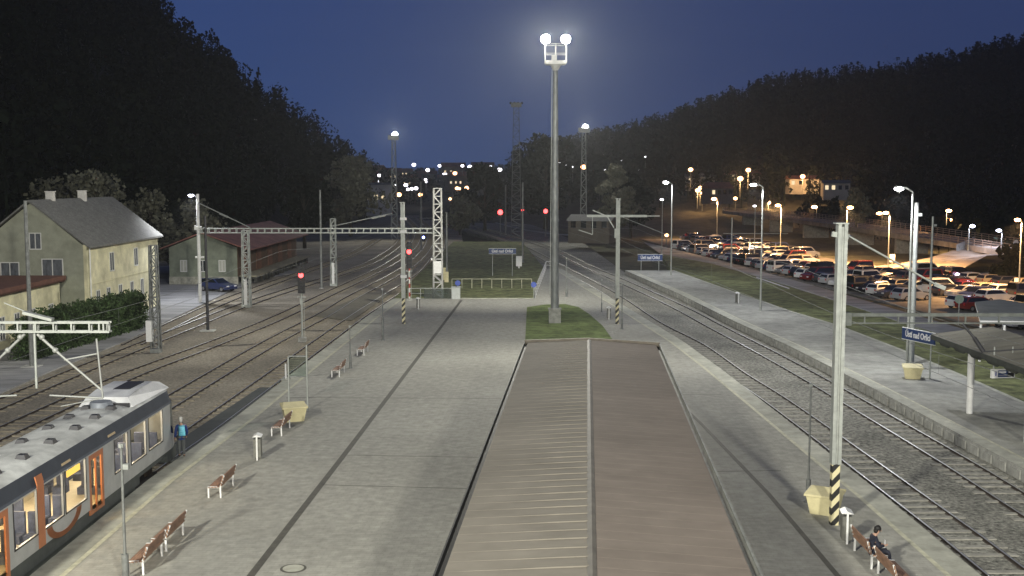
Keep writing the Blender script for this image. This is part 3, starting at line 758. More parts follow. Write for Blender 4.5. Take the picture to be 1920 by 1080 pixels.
far_signal('distant red signal light just left of the middle mast', 1023, 396, 260, sig_red, .5)
far_signal('distant blue shunting light beside the gantry lattice leg', 794, 445, 240, sig_blue, .28)

# ================================================================== TRAIN
def train():
    root = thing('train', 'silver regional railcar with orange doors standing at the left platform', 'train', (-16.62, 51.0, 0), R(-.6))
    silver = M('train_silver', (.50,.51,.50), .4, .15, .08, 1.5)
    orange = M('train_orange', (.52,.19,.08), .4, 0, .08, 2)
    band = M('train_dark_band', (.075,.085,.105), .75, 0, .08, 1.5, spec=.15)
    roofm = M('train_roof', (.50,.51,.49), .6, 0, .12, 1.2, scale2=.6)
    hw = 1.42; Y0 = -29.0; YN = -1.9
    prof = [(hw,.52),(hw,2.55),(hw-.06,2.62),(1.24,3.1),(.8,3.26),(0,3.33)]
    def sec(y):
        t = max(0, (y - YN) / (0 - YN)); k = 1 - .42*t**2; out = []
        for x, z in prof:
            yy = y - .30*max(0, z-.9)*t
            zz = z - .25*t*t*max(0, (z-2.4)/1.1); out.append((x*k, yy, zz))
        return out
    ys = [Y0, YN, -1.45, -.85, -.35, 0]
    secs = [sec(y) for y in ys]
    def loft(i0, i1, secl, sides=(1,-1)):
        mb = MB()
        for a, b in zip(secl[:-1], secl[1:]):
            for i in range(i0, i1):
                for s in sides:
                    q = [(s*a[i][0],a[i][1],a[i][2]),(s*b[i][0],b[i][1],b[i][2]),(s*b[i+1][0],b[i+1][1],b[i+1][2]),(s*a[i+1][0],a[i+1][1],a[i+1][2])]
                    mb.face(q if s > 0 else q[::-1], 0)
        return mb
    # body: nose loft + far side + panelled near side
    body = loft(0, 1, secs[1:]); b2 = loft(0, 1, secs[:2], (-1,)); body.mesh(b2.v, b2.f)
    def Yl(Y): return Y - 51.0
    wins = [(Yl(46.25),Yl(48.0),1.15,2.5),(Yl(44.1),Yl(45.85),1.1,2.5),(Yl(42.3),Yl(43.7),1.2,2.5),(Yl(37.65),Yl(39.45),1.05,2.5),(Yl(35.95),Yl(37.45),1.05,2.5),(Yl(33.75),Yl(35.4),1.05,2.5),(Yl(29.4),Yl(31.6),1.05,2.5)]
    doors = [(Yl(39.75),Yl(41.15)),(Yl(31.85),Yl(33.4))]
    holes = sorted([(a,b,c,d) for a,b,c,d in wins] + [(a,b,.52,2.5) for a,b in doors])
    y = Y0
    for a, b, c, d in holes:
        body.box(hw-.07,hw,y,a,.52,2.55); body.box(hw-.07,hw,a,b,.52,c); body.box(hw-.07,hw,a,b,d,2.55); y = b
    body.box(hw-.07,hw,y,YN,.52,2.55)
    last = secs[-1]; cap = [(p[0],p[1],p[2]) for p in last] + [(-p[0],p[1],p[2]) for p in last[::-1]]
    body.face(cap[::-1])
    bo = body.build('body', silver, root)
    loft(1, 3, secs).build('upper_band', band, root); loft(3, 5, secs).build('roof', roofm, root)
    MB().box(-hw+.05,hw-.05,Y0,-5.9,.02,.52).box(-hw+.06,hw-.06,-6,-2.2,.3,.53).box(-hw+.05,hw-.05,-2.3,-1.0,-.02,.52).box(-.95,.95,-1.0,-.25,.0,.52).box(-hw+.2,hw-.2,Y0,-6,-.35,.02).build('skirt', M('train_skirt', (.085,.095,.09), .7, 0, .15, 2), root)
    fl = MB().box(-hw+.08,hw-.08,Y0+.1,-1.3,.54,.58).box(-hw+.08,-hw+.12,Y0,-1.3,.4,2.5).box(-hw+.1,hw-.1,Y0+.1,-1.3,2.5,2.54)
    fl.build('interior_lining', M('cream_lining', (.62,.56,.42), .8, 0, .05, 3), root)
    seat_m = M('blue_seat', (.085,.10,.16), .8, 0, .2, 5)
    for k in range(13):
        yy = -3.4 - k*1.95
        for x in (-1.1,-.5,.45,1.0):
            if any(a-.3 < yy < b+.3 for a, b in doors): continue
            MB().box(x-.22,x+.22,yy-.22,yy+.2,.42,.85).box(x-.22,x+.22,yy+.2,yy+.32,.42,1.55).build('seat', seat_m, root)
    train_glass = GLASS('train_glass', (.85,.87,.88)); door_glass = GLASS('door_glass', (.95,.85,.65))
    for a, b, c, d in wins:
        g = MB().face([(hw-.04,a,c),(hw-.04,b,c),(hw-.04,b,d),(hw-.04,a,d)]).build('window', train_glass, root)
        MB().box(hw,hw+.012,a-.05,a,c-.05,d+.02).box(hw,hw+.012,b,b+.05,c-.05,d+.02).box(hw,hw+.012,a,b,c-.05,c).build('window_frame', dark, g)
    for a, b in doors:
        d = MB().box(hw-.06,hw-.005,a,a+.2,.3,2.5).box(hw-.06,hw-.005,b-.2,b,.3,2.5).box(hw-.06,hw-.005,a+.2,b-.2,.3,.42).box(hw-.06,hw-.005,a+.2,b-.2,2.3,2.5).box(hw-.06,hw-.005,(a+b)/2-.045,(a+b)/2+.045,.42,2.3)
        do = d.build('door', orange, root)
        MB().face([(hw-.04,a+.2,.42),(hw-.04,b-.2,.42),(hw-.04,b-.2,2.3),(hw-.04,a+.2,2.3)]).build('door_glass', door_glass, do)
    # orange livery shapes, with window reflections painted in
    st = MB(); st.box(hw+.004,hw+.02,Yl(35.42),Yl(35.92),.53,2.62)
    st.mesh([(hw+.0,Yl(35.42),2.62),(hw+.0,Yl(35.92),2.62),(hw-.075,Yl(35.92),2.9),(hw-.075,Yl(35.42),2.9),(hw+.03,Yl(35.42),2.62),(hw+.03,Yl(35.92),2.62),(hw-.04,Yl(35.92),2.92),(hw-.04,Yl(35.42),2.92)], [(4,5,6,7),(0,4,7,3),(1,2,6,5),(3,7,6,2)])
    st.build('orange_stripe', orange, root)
    cv = MB(); n = 12
    for k in range(n):
        a0, a1 = math.pi*k/n, math.pi*(k+1)/n; yc = Yl(37.5); r0, r1 = 1.05, 1.45
        q = [(yc-r*math.cos(a), .98-.62*(r/1.45)*math.sin(a)) for a, r in ((a0,r0),(a1,r0),(a1,r1),(a0,r1))]
        cv.mesh([(hw+.003,*p) for p in q] + [(hw+.016,*p) for p in q], [(4,5,6,7),(7,6,5,4),(0,1,5,4),(2,3,7,6)])
    cv.build('orange_curve', orange, root)
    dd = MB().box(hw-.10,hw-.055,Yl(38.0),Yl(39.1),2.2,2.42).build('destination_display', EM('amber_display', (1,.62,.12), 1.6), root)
    ivory_mat = M('mark_ivory', (.6,.45,.25), .5, 0, .1, 9)  # short marks painted for window reflections and lettering
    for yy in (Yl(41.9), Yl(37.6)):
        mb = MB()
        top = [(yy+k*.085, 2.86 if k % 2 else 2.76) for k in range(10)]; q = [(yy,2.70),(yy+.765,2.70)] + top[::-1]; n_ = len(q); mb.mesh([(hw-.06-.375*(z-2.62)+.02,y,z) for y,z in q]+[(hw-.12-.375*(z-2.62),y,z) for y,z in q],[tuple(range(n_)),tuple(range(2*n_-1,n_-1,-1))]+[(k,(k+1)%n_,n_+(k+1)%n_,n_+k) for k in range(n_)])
        mb.build('ivory_marks', ivory_mat, root)
    # roof gear
    ys_ = [-6.6,-8.3,-10.2,-12.4,-14.6,-16.6]
    for yy in ys_:
        for x in (-.45,.55): MB().mesh([(x-.2,yy-.2,3.24),(x+.2,yy-.2,3.24),(x+.2,yy+.2,3.24),(x-.2,yy+.2,3.24),(x-.13,yy-.13,3.42),(x+.13,yy-.13,3.42),(x+.13,yy+.13,3.42),(x-.13,yy+.13,3.42)], [(4,5,6,7),(0,1,5,4),(1,2,6,5),(2,3,7,6),(3,0,4,7)]).build('roof_vent', dark_m, root)
    fp = [(-5.7,3.18),(-5.5,3.56),(-4.5,3.68),(-2.4,3.66),(-1.5,3.48),(-1.0,3.12)]
    fr = MB(); w0, w1 = 1.12, .85
    vs = [(-w0 if z < 3.4 else -w1, y_, z) for y_, z in fp] + [(w0 if z < 3.4 else w1, y_, z) for y_, z in fp]
    fr.mesh(vs, [(k, k+1, 6+k+1, 6+k) for k in range(5)] + [tuple(range(5,-1,-1)), tuple(range(6,12))], 0)
    fr.build('roof_fairing', M('fairing_white', (.62,.63,.64), .5, 0, .1, 1.5), root)
    MB().box(-.15,.55,-4.4,-2.6,3.64,3.70).build('roof_grille', dark_m, root)
    MB().tube((.0,-6.2,3.28),(.0,-6.2,3.52),.5,.42,12).build('exhaust_hood', M('hood_grey', (.22,.24,.27), .6, .2, .15, 4), root)
    MB().box(-.2,1.0,-5.85,-5.72,3.2,3.36).build('cable_duct', dark_m, root)
    # nose glazing and lights
    l2 = secs[-2]; 
    ws = MB(); a = secs[-1]
    def fp_(u, z):
        y0 = 0 - .30*max(0, z-.9); return (u, y0+.02, z)
    ws.mesh([fp_(-.78,1.35),fp_(.78,1.35),fp_(.70,2.62),fp_(-.70,2.62)], [(0,1,2,3),(3,2,1,0)]); ws.build('windscreen', glass_dark, root)
    sw = MB(); p = secs
    for s in (1,-1):
        for i in (1,2,3,4):
            A_, B_ = p[i], p[i+1]
            pass
            def mixz(sec_, z): 
                u = (z-.52)/2.03; return (s*(sec_[0][0]+(sec_[1][0]-sec_[0][0])*u+.008), sec_[0][1]+(sec_[1][1]-sec_[0][1])*u + .008, z)
            q = [mixz(A_,1.25-.12*(i-1)),mixz(B_,1.25-.12*i),mixz(B_,2.56),mixz(A_,2.56)]
            sw.face(q if s > 0 else q[::-1])
    sw.build('cab_side_glass', glass_dark, root)
    for s in (-.62,.62): MB().ball((s,-.02,.55),.13,.05,.10).build('headlight', white_p, root)
    MB().box(-.12,.12,-.1,.35,-.35,-.1).build('coupler', dark_m, root)
    for yb in (-4.2,-14.5,-25):
        bg = MB().box(-1.0,1.0,yb-1.6,yb+1.6,-.52,-.35).build('bogie', dark_m, root)
        for dy in (-1.1,1.1):
            for s in (-.76,.76): MB().tube((s-.06,yb+dy,-.1),(s+.06,yb+dy,-.1),.41,None,18).build('wheel', rail_side, bg)
    for yy in (-3.2,-5.6,-7.6,-11.6,-13.6,-16,-20): lamp('carriage_lamp', 'POINT', (-16.62 + yy*.0105, 51.0 + yy, 2.2), 135, (1,.82,.58), size=.12)
train()

# ================================================================== PEOPLE
def skin_mesh(name, joints, edges, mat_, parent, sub=1):
    ks = list(joints); me = bpy.data.meshes.new(name)
    me.from_pydata([joints[k][0] for k in ks], [(ks.index(a), ks.index(b)) for a, b in edges], [])
    o = bpy.data.objects.new(name, me); COL.objects.link(o)
    md = o.modifiers.new('skin', 'SKIN'); md.use_smooth_shade = True
    if not me.skin_vertices: 
        pass
    sv = me.skin_vertices[0].data
    for i, k in enumerate(ks):
        r = joints[k][1]; sv[i].radius = (r, r) if not isinstance(r, tuple) else r
    sv[0].use_root = True
    s2 = o.modifiers.new('sub', 'SUBSURF'); s2.levels = s2.render_levels = sub
    dg = bpy.context.evaluated_depsgraph_get(); m2 = bpy.data.meshes.new_from_object(o.evaluated_get(dg))
    bpy.data.objects.remove(o)
    m2.materials.clear(); m2.materials.append(mat_)
    n = bpy.data.objects.new(name, m2); COL.objects.link(n); n.parent = parent
    return n
skin_m = M('skin', (.42,.26,.19), .6, 0, 0)
def hand(J, E, w, d, side, pre):
    """palm + five fingers from wrist w pointing along d"""
    w, d, side = Vector(w), Vector(d).normalized(), Vector(side).normalized()
    nn = d.cross(side)
    J[pre+'palm'] = (tuple(w + d*.08), (.036,.02)); E.append((pre+'wrist', pre+'palm'))
    for k, (o, l) in enumerate(((-.03,.068),(-.01,.078),(.01,.074),(.03,.058))):
        a = w + d*.10 + side*o; b = a + d*l*.6 + nn*.01; c = b + d*l*.4 + nn*.025
        J[f'{pre}f{k}a'] = (tuple(a), .011); J[f'{pre}f{k}b'] = (tuple(b), .009); J[f'{pre}f{k}c'] = (tuple(c), .007)
        E += [(pre+'palm', f'{pre}f{k}a'), (f'{pre}f{k}a', f'{pre}f{k}b'), (f'{pre}f{k}b', f'{pre}f{k}c')]
    a = w + d*.05 - side*.04; b = a + d*.035 - side*.015
    J[pre+'ta'] = (tuple(a), .012); J[pre+'tb'] = (tuple(b), .009); E += [(pre+'palm', pre+'ta'), (pre+'ta', pre+'tb')]
def person(label, loc, rz, pose, top_m, leg_m, hair_m, bag=None):
    root = thing('person', label, 'person', loc, rz)
    J = dict(pose); E = [('pelvis','spine'),('spine','chest'),('chest','neck'),('neck','jaw'),('jaw','skull'),
        ('chest','lsh'),('lsh','lel'),('lel','lwrist'),('chest','rsh'),('rsh','rel'),('rel','rwrist'),
        ('pelvis','lhip'),('lhip','lkn'),('lkn','lank'),('lank','ltoe'),('pelvis','rhip'),('rhip','rkn'),('rkn','rank'),('rank','rtoe')]
    for s in 'lr':
        w = Vector(J[s+'wrist'][0]); e = Vector(J[s+'el'][0]); hand(J, E, w, w - e, (0,1,.2), s)
    skin_mesh('body', J, E, skin_m, root)
    tk = ['pelvis','spine','chest','neck2','lsh','lel','lwrist','rsh','rel','rwrist']
    JT = {k: (J[k][0], (J[k][1] if not isinstance(J[k][1], tuple) else J[k][1][0]) + .022) for k in tk if k in J}
    cn = Vector(J['neck'][0]); ch = Vector(J['chest'][0]); JT['neck2'] = (tuple(ch.lerp(cn, .7)), .075)
    p = Vector(J['pelvis'][0]); JT['hem'] = ((p.x, p.y, p.z-.06) if J['lkn'][0][2] < p.z - .2 else (p.x-.02, p.y, p.z-.01), .16)
    skin_mesh('jacket', JT, [('pelvis','spine'),('spine','chest'),('chest','neck2'),('pelvis','hem'),('chest','lsh'),('lsh','lel'),('lel','lwrist'),('chest','rsh'),('rsh','rel'),('rel','rwrist')], top_m, root)
    lk = ['pelvis','lhip','lkn','lank','rhip','rkn','rank']
    JL = {k: (J[k][0], (J[k][1] if not isinstance(J[k][1], tuple) else J[k][1][0]) + .016) for k in lk}
    skin_mesh('trousers', JL, [('pelvis','lhip'),('lhip','lkn'),('lkn','lank'),('pelvis','rhip'),('rhip','rkn'),('rkn','rank')], leg_m, root)
    for s in 'lr':
        a, t = Vector(J[s+'ank'][0]), Vector(J[s+'toe'][0])
        skin_mesh('shoe', {'a': ((a.x,a.y,a.z-.03), .055), 'b': (tuple(a.lerp(t,.5)+Vector((0,0,-.01))), .05), 'c': (tuple(t), .042)}, [('a','b'),('b','c')], dark, root)
    k, jw = Vector(J['skull'][0]), Vector(J['jaw'][0]); up = (k - jw).normalized()
    fwd = Vector((1,0,0))
    h = MB(); h.ball(tuple(k + up*.035 - fwd*.018), .115, .105, .115, nu=14, nv=9); h.ball(tuple(k - fwd*.06 - up*.04), .07, .085, .09, nu=12, nv=8)
    h.build('hair', hair_m, root)
    fc = MB(); fp = k + fwd*.098 - up*.02
    fc.ball(tuple(fp + fwd*.012 - up*.02), .018, .014, .026)
    for s in (-1,1): fc.ball(tuple(k - up*.03 + Vector((0,s*.098,0))), .018, .012, .03)
    fc.build('nose_and_ears', skin_m, root)
    ey = MB()
    for s in (-1,1): ey.ball(tuple(fp + Vector((-.004,s*.034,0)) + up*.012), .012, .016, .009)
    ey.bar(tuple(fp + Vector((-.008,-.024,0)) - up*.062), tuple(fp + Vector((-.008,.024,0)) - up*.062), .012, .008)
    ey.build('eyes_and_mouth', dark, root)
    if bag: bag(root)
    return root
stand = {'pelvis': ((0,0,.93), .115), 'spine': ((.015,0,1.12), .12), 'chest': ((.02,0,1.33), .135), 'neck': ((.04,0,1.50), .055), 'jaw': ((.07,0,1.58), .072), 'skull': ((.075,0,1.68), .095),
    'lsh': ((.01,.19,1.40), .062), 'lel': ((-.04,.25,1.13), .045), 'lwrist': ((.06,.26,.90), .032), 'rsh': ((.01,-.19,1.40), .062), 'rel': ((.0,-.26,1.13), .045), 'rwrist': ((.12,-.24,.92), .032),
    'lhip': ((0,.09,.88), .095), 'lkn': ((.09,.09,.50), .062), 'lank': ((.02,.09,.09), .045), 'ltoe': ((.18,.10,.04), .035),
    'rhip': ((0,-.09,.88), .095), 'rkn': ((.02,-.09,.49), .062), 'rank': ((-.16,-.09,.11), .045), 'rtoe': ((-.01,-.10,.04), .035)}
def backpack(root):
    MB().mesh([(-.31,-.14,1.02),(-.12,-.15,1.02),(-.12,.15,1.02),(-.31,.14,1.02),(-.25,-.12,1.42),(-.11,-.14,1.46),(-.11,.14,1.46),(-.25,.12,1.42),(-.33,-.13,1.2),(-.33,.13,1.2)],
        [(0,3,2,1),(4,5,6,7),(0,1,5,4,8),(2,3,9,7,6),(3,0,8,9),(9,8,4,7),(1,2,6,5)]).build('shoulder_bag', M('light_blue_bag', (.12,.42,.55), .6, 0, .2, 6), root)
person('person in a blue jacket with a light blue bag stepping along the train nose', (-14.95, 49.75, 0), R(115), stand,
       M('blue_jacket', (.03,.06,.24), .7, 0, .2, 8), M('grey_trousers', (.14,.15,.15), .8, 0, .1, 6), M('pale_cap', (.35,.35,.33), .8, 0, 0), backpack)
sit = {'pelvis': ((.03,0,.56), .125), 'spine': ((0,0,.74), .12), 'chest': ((.04,0,.94), .135), 'neck': ((.11,0,1.09), .055), 'jaw': ((.16,0,1.15), .07), 'skull': ((.18,0,1.24), .095),
    'lsh': ((.05,.18,1.0), .06), 'lel': ((.14,.24,.75), .046), 'lwrist': ((.36,.12,.72), .033), 'rsh': ((.05,-.18,1.0), .06), 'rel': ((.14,-.24,.75), .046), 'rwrist': ((.36,-.10,.74), .033),
    'lhip': ((.08,.10,.54), .095), 'lkn': ((.50,.13,.55), .066), 'lank': ((.50,.13,.10), .046), 'ltoe': ((.68,.14,.05), .036),
    'rhip': ((.08,-.10,.54), .095), 'rkn': ((.50,-.13,.55), .066), 'rank': ((.56,-.14,.10), .046), 'rtoe': ((.74,-.15,.05), .036)}
def phone(root):
    MB().box(.40,.415,-.05,.03,.76,.90).build('phone', white_sign, root)
    MB().box(.15,.45,.02,.16,.62,.66).build('scarf', white_p, root)
person('dark haired person in dark clothes sitting on the bench beside the slim litter bin', (11.62, 35.2, 0), R(0), sit,
       M('navy_jacket', (.018,.02,.035), .8, 0, .2, 8), M('navy_trousers', (.02,.022,.035), .8, 0, .2, 6), M('black_hair', (.008,.007,.007), .6, 0, 0), phone)

# ================================================================== OUTER PLATFORM CANOPY
def outer_canopy():
    root = thing('platform_canopy', 'beige canopy roof on thick white posts over the outer platform at right', 'canopy', (0,0,0))
    xa, xb, ya, yb = 24.15, 27.7, 30, 63.9; za, zb_ = 3.62, 4.05
    n = 34; mb = MB()
    for k in range(n):
        y0 = ya + (yb-ya)*k/n; y1 = ya + (yb-ya)*(k+.86)/n; y2 = ya + (yb-ya)*(k+1)/n
        mb.face([(xa,y0,za),(xb,y0,zb_),(xb,y1,zb_),(xa,y1,za)]); mb.face([(xa,y1,za),(xb,y1,zb_),(xb,y2,zb_+.03),(xa,y2,za+.03)])
    mb.face([(xa,ya,za-.06),(xa,yb,za-.06),(xb,yb,zb_-.06),(xb,ya,zb_-.06)]); mb.face([(xa,yb,za-.06),(xb,yb,zb_-.06),(xb,yb,zb_),(xa,yb,za)][::-1])
    mb.build('roof', M('canopy_sheet', (.20,.19,.15), .75, 0, .15, 1, spec=.05, stretch=(.3,1.5,1)), root)
    MB().box(xa-.05,xa,ya,yb,za-.28,za).box(xa,xa+.5,yb-.06,yb,za-.28,za-.06).build('fascia', M('dark_fascia', (.035,.04,.033), .6, 0, .2, 2), root)
    pr = [(ya, za-.30), (yb-1, za-.30)]
    for k in range(15, -1, -1): y0 = ya + k*2.1; pr += [(y0+1.5, za-.34), (y0+1.2, za-.46), (y0+.2, za-.46), (y0, za-.34)]
    sc = MB().xprof(pr, xa+.1, xa+.18)
    sc.build('lower_fascia', M('dark_trim', (.05,.055,.045), .6, 0, .2, 2), root)
    for y in (59.2, 52.4, 45.6, 38.8):
        MB().tube((24.55,y,0),(24.55,y,3.25),.17,.19,14).tube((24.55,y,3.25),(24.4,y,3.6),.07,None,8).tube((24.55,y,3.25),(25.2,y,3.7),.07,None,8).build('column', white_p, root)
    # hanging sign
outer_canopy()
def info_sign():
    x, y, z = atY(1880, 700, 56)
    root = thing('platform_sign', 'small blue and black platform display hung under the outer canopy', 'platform sign', (x, y, z), R(8))
    MB().box(-.62,.62,-.08,.08,-.23,.23).build('case', white_p, root)
    MB().box(-.54,-.32,-.10,-.08,-.17,.17).build('number_panel', white_sign, root)
    MB().box(-.32,.2,-.10,-.08,-.17,.17).build('blue_panel', blue_sign, root); MB().box(.2,.56,-.10,-.08,-.17,.17).build('dark_panel', dark, root)
    text_part('1', .3, M('numeral_blue', (.02,.04,.25), .5, 0, 0), root, (-.43,-.108,0), (R(90),0,0))
    MB().box(-.28,.12,-.106,-.10,.04,.12).build('upper_text_line', white_sign, root); MB().box(.26,.52,-.106,-.10,.05,.11).build('time_line', white_sign, root)
    MB().box(-.28,.16,-.106,-.10,-.11,-.06).build('lower_text_line', M('dim_line', (.2,.2,.25), .5, 0, 0), root)
    MB().tube((-.5,0,.23),(-.5,0,1.35),.04,None,8).tube((.5,0,.23),(.5,0,1.35),.03,None,8).build('hanger', galv, root)
info_sign()
def shelter():
    root = thing('entrance_shelter', 'low flat grey shelter roof on posts beyond the outer platform canopy', 'shelter', (0,0,0))
    z = 2.5; P = [at(1828,566,z), at(1875,561,z), at(1960,575,z), at(1960,603,z), at(1838,601,z)]
    MB().prism(P, z-.22, z, 0, 1).build('roof', [M('flat_roof_felt', (.24,.25,.23), .9, 0, .12, .6), white_p], root)
    for px, py in ((1832,598),(1876,604),(1876,566)):
        q = at(px, py, z); MB().tube((q[0]+.3,q[1],-1.2),(q[0]+.3,q[1],z-.22),.09,None,8).build('column', white_p, root)
shelter()
X, Y = at(1797, 606, -1.0); rs = thing('round_sign', 'round pale green sign disc on a post between the parked cars and the shelter', 'road sign', (X, Y, -1.2))
zc = atY(1797, 561, Y)[2] + 1.2
MB().tube((0,0,0),(0,0,zc),.05,None,8).build('post', galv, rs); MB().tube((0,-.03,zc),(0,.03,zc),.42,None,20).build('disc', M('sign_back_green', (.26,.34,.28), .5, 0, .05, 4), rs)

# ================================================================== STREET LAMPS
def street_lamp(label, px, py, toppx, toppy, z0, grp, lensm, light=None, arm=-.9, Y=None, pole_m=None, r=.09, lens=.22, top_only=False, rear=False):
    if Y is None: X, Y = at(px, py, z0)
    x, y, z = atY(toppx, toppy, Y)
    xb = x - arm
    root = thing('street_lamp', label, 'street lamp', (xb, y, z0), 0, grp)
    h = z - z0
    MB().tube((0,0,0),(0,0,h-.25),r*1.2,r*.65,10).tube((0,0,h-.25),(arm*.5,0,h+.05),r*.6,None,8).tube((arm*.5,0,h+.05),(arm*.8,0,h+.05),r*.6,None,8).build('pole', pole_m or galv, root)
    hd = MB().box(min(arm*.75,arm*1.3),max(arm*.75,arm*1.3),-.16,.16,h,h+.13).build('lamp_head', galv, root)
    MB().ball((arm*1.02,0,h-.02),lens*1.25,lens,lens*.62).build('lamp_lens', lensm, hd)
    if light:
        lamp('street_light', 'SPOT', (xb+arm*1.02, y-.1, z-.3), light[0], light[1], (xb+arm*1.02, y-.1, -5), .15, 160, .6)
    return root
WH = (.93,.95,1); OR = (1,.55,.22)
street_lamp('white platform lamp nearest the striped mast, beside the blue name board', 1688, 692, 1686, 353, 0, 'white lamps of the outer platform', lamp_white, (4500,WH), -.9, lens=.24)
street_lamp('middle white platform lamp on the outer platform in front of the car rows', 1421, 583, 1413, 346, 0, 'white lamps of the outer platform', lamp_white, (4500,WH), -.9, lens=.24)
street_lamp('furthest white platform lamp at the dim name board end of the outer platform', 1257, 516, 1249, 342, 0, 'white lamps of the outer platform', lamp_white, (4500,WH), -.8, lens=.28)
street_lamp('tall bluish yard lamp between the yellow house and the goods shed', 374, 564, 358, 366, -.5, 'white lamps of the outer platform', lamp_blue, (7000,WH), -.6, lens=.24, pole_m=white_p)
# plain catenary masts on the outer side
for lb, px, py, ty, r, z0 in (('tall pale mast behind the name board, right of the near platform lamp', 1708, 700, 380, .17, -.6), ('slimmer pale mast right of the near platform lamp', 1742, 610, 406, .11, -.9), ('slim mast left of the middle white lamp, carrying a thin crossarm', 1371, 500, 408, .12, -.6)):
    ro, X, Y, z = pole(lb, px, py, ty, r, z0=z0, mt=galv, grp='masts of the outer line', name='catenary_mast')
    if '1371' in str(px): MB().bar((-1.3,0,z-2.4-z0),(8.5,0,z-2.4-z0),.07).tube((0,0,z-2.6-z0),(4.6,-6,z-4.6-z0),.05,None,6).build('cross_arm', galv, ro)
    else: MB().box(.1,.35,-.1,.1,z-.9-z0,z-.7-z0).build('bracket', galv, ro)
# orange lamps around the car park
def olamp(label, px, py, Yd, col='o', arm=-.6, lens=.34, pw=7000, z0=-1.2):
    m = {'o': lamp_orange, 'b': lamp_blue}[col]; c = {'o': OR, 'b': (.75,.78,1)}[col]
    street_lamp(label, 0, 0, px, py, z0, 'lamps around the car park', m, (pw, c) if pw else None, arm, Y=Yd, lens=lens, pole_m=galv)
olamp('orange car park lamp standing furthest left, above the far car rows', 1339, 373, 262, arm=-.8, lens=.5, pw=60000)
olamp('orange car park lamp between the slim mast and the striped mast', 1459, 385, 205, lens=.42, pw=68000)
olamp('orange lamp whose head shows just above the thick striped mast', 1594, 389, 182, arm=.5, lens=.42, pw=55000)
olamp('orange lamp just left of the near white platform lamp', 1661, 399, 168, lens=.36, pw=55000)
olamp('small orange lamp far behind, left of a brighter one near the white lamp', 1649, 400, 240, lens=.5, pw=0, z0=2)
olamp('upper one of two stacked orange lamps above the viaduct', 1779, 395, 215, arm=.4, lens=.46, pw=14000, z0=2)
olamp('lower one of two stacked orange lamps above the viaduct', 1780, 412, 260, arm=.4, lens=.5, pw=0, z0=2)
olamp('bluish lamp at the top of the ramp', 1823, 424, 176, 'b', .5, .34, 1500, 1.4)
olamp('bluish lamp further right beside the small white sign on the viaduct', 1873, 432, 178, 'b', -.5, .34, 1200, 2.2)
olamp('orange lamp on a tall pale pole at the right picture edge', 1908, 412, 130, arm=-.5, lens=.3, pw=32000)
olamp('orange lamp over the middle of the viaduct, left of the striped mast', 1527, 388, 290, lens=.62, pw=9000, z0=2)
for i, (px, py) in enumerate(((1241,374),(1415,386))):
    street_lamp(('small pale lamp head just left of the furthest white platform lamp','small pale lamp head just left of the middle white platform lamp')[i], 0, 0, px, py, -1, 'small pale lamps by the service road', lamp_far_w, None, -.1, Y=190, lens=.25)

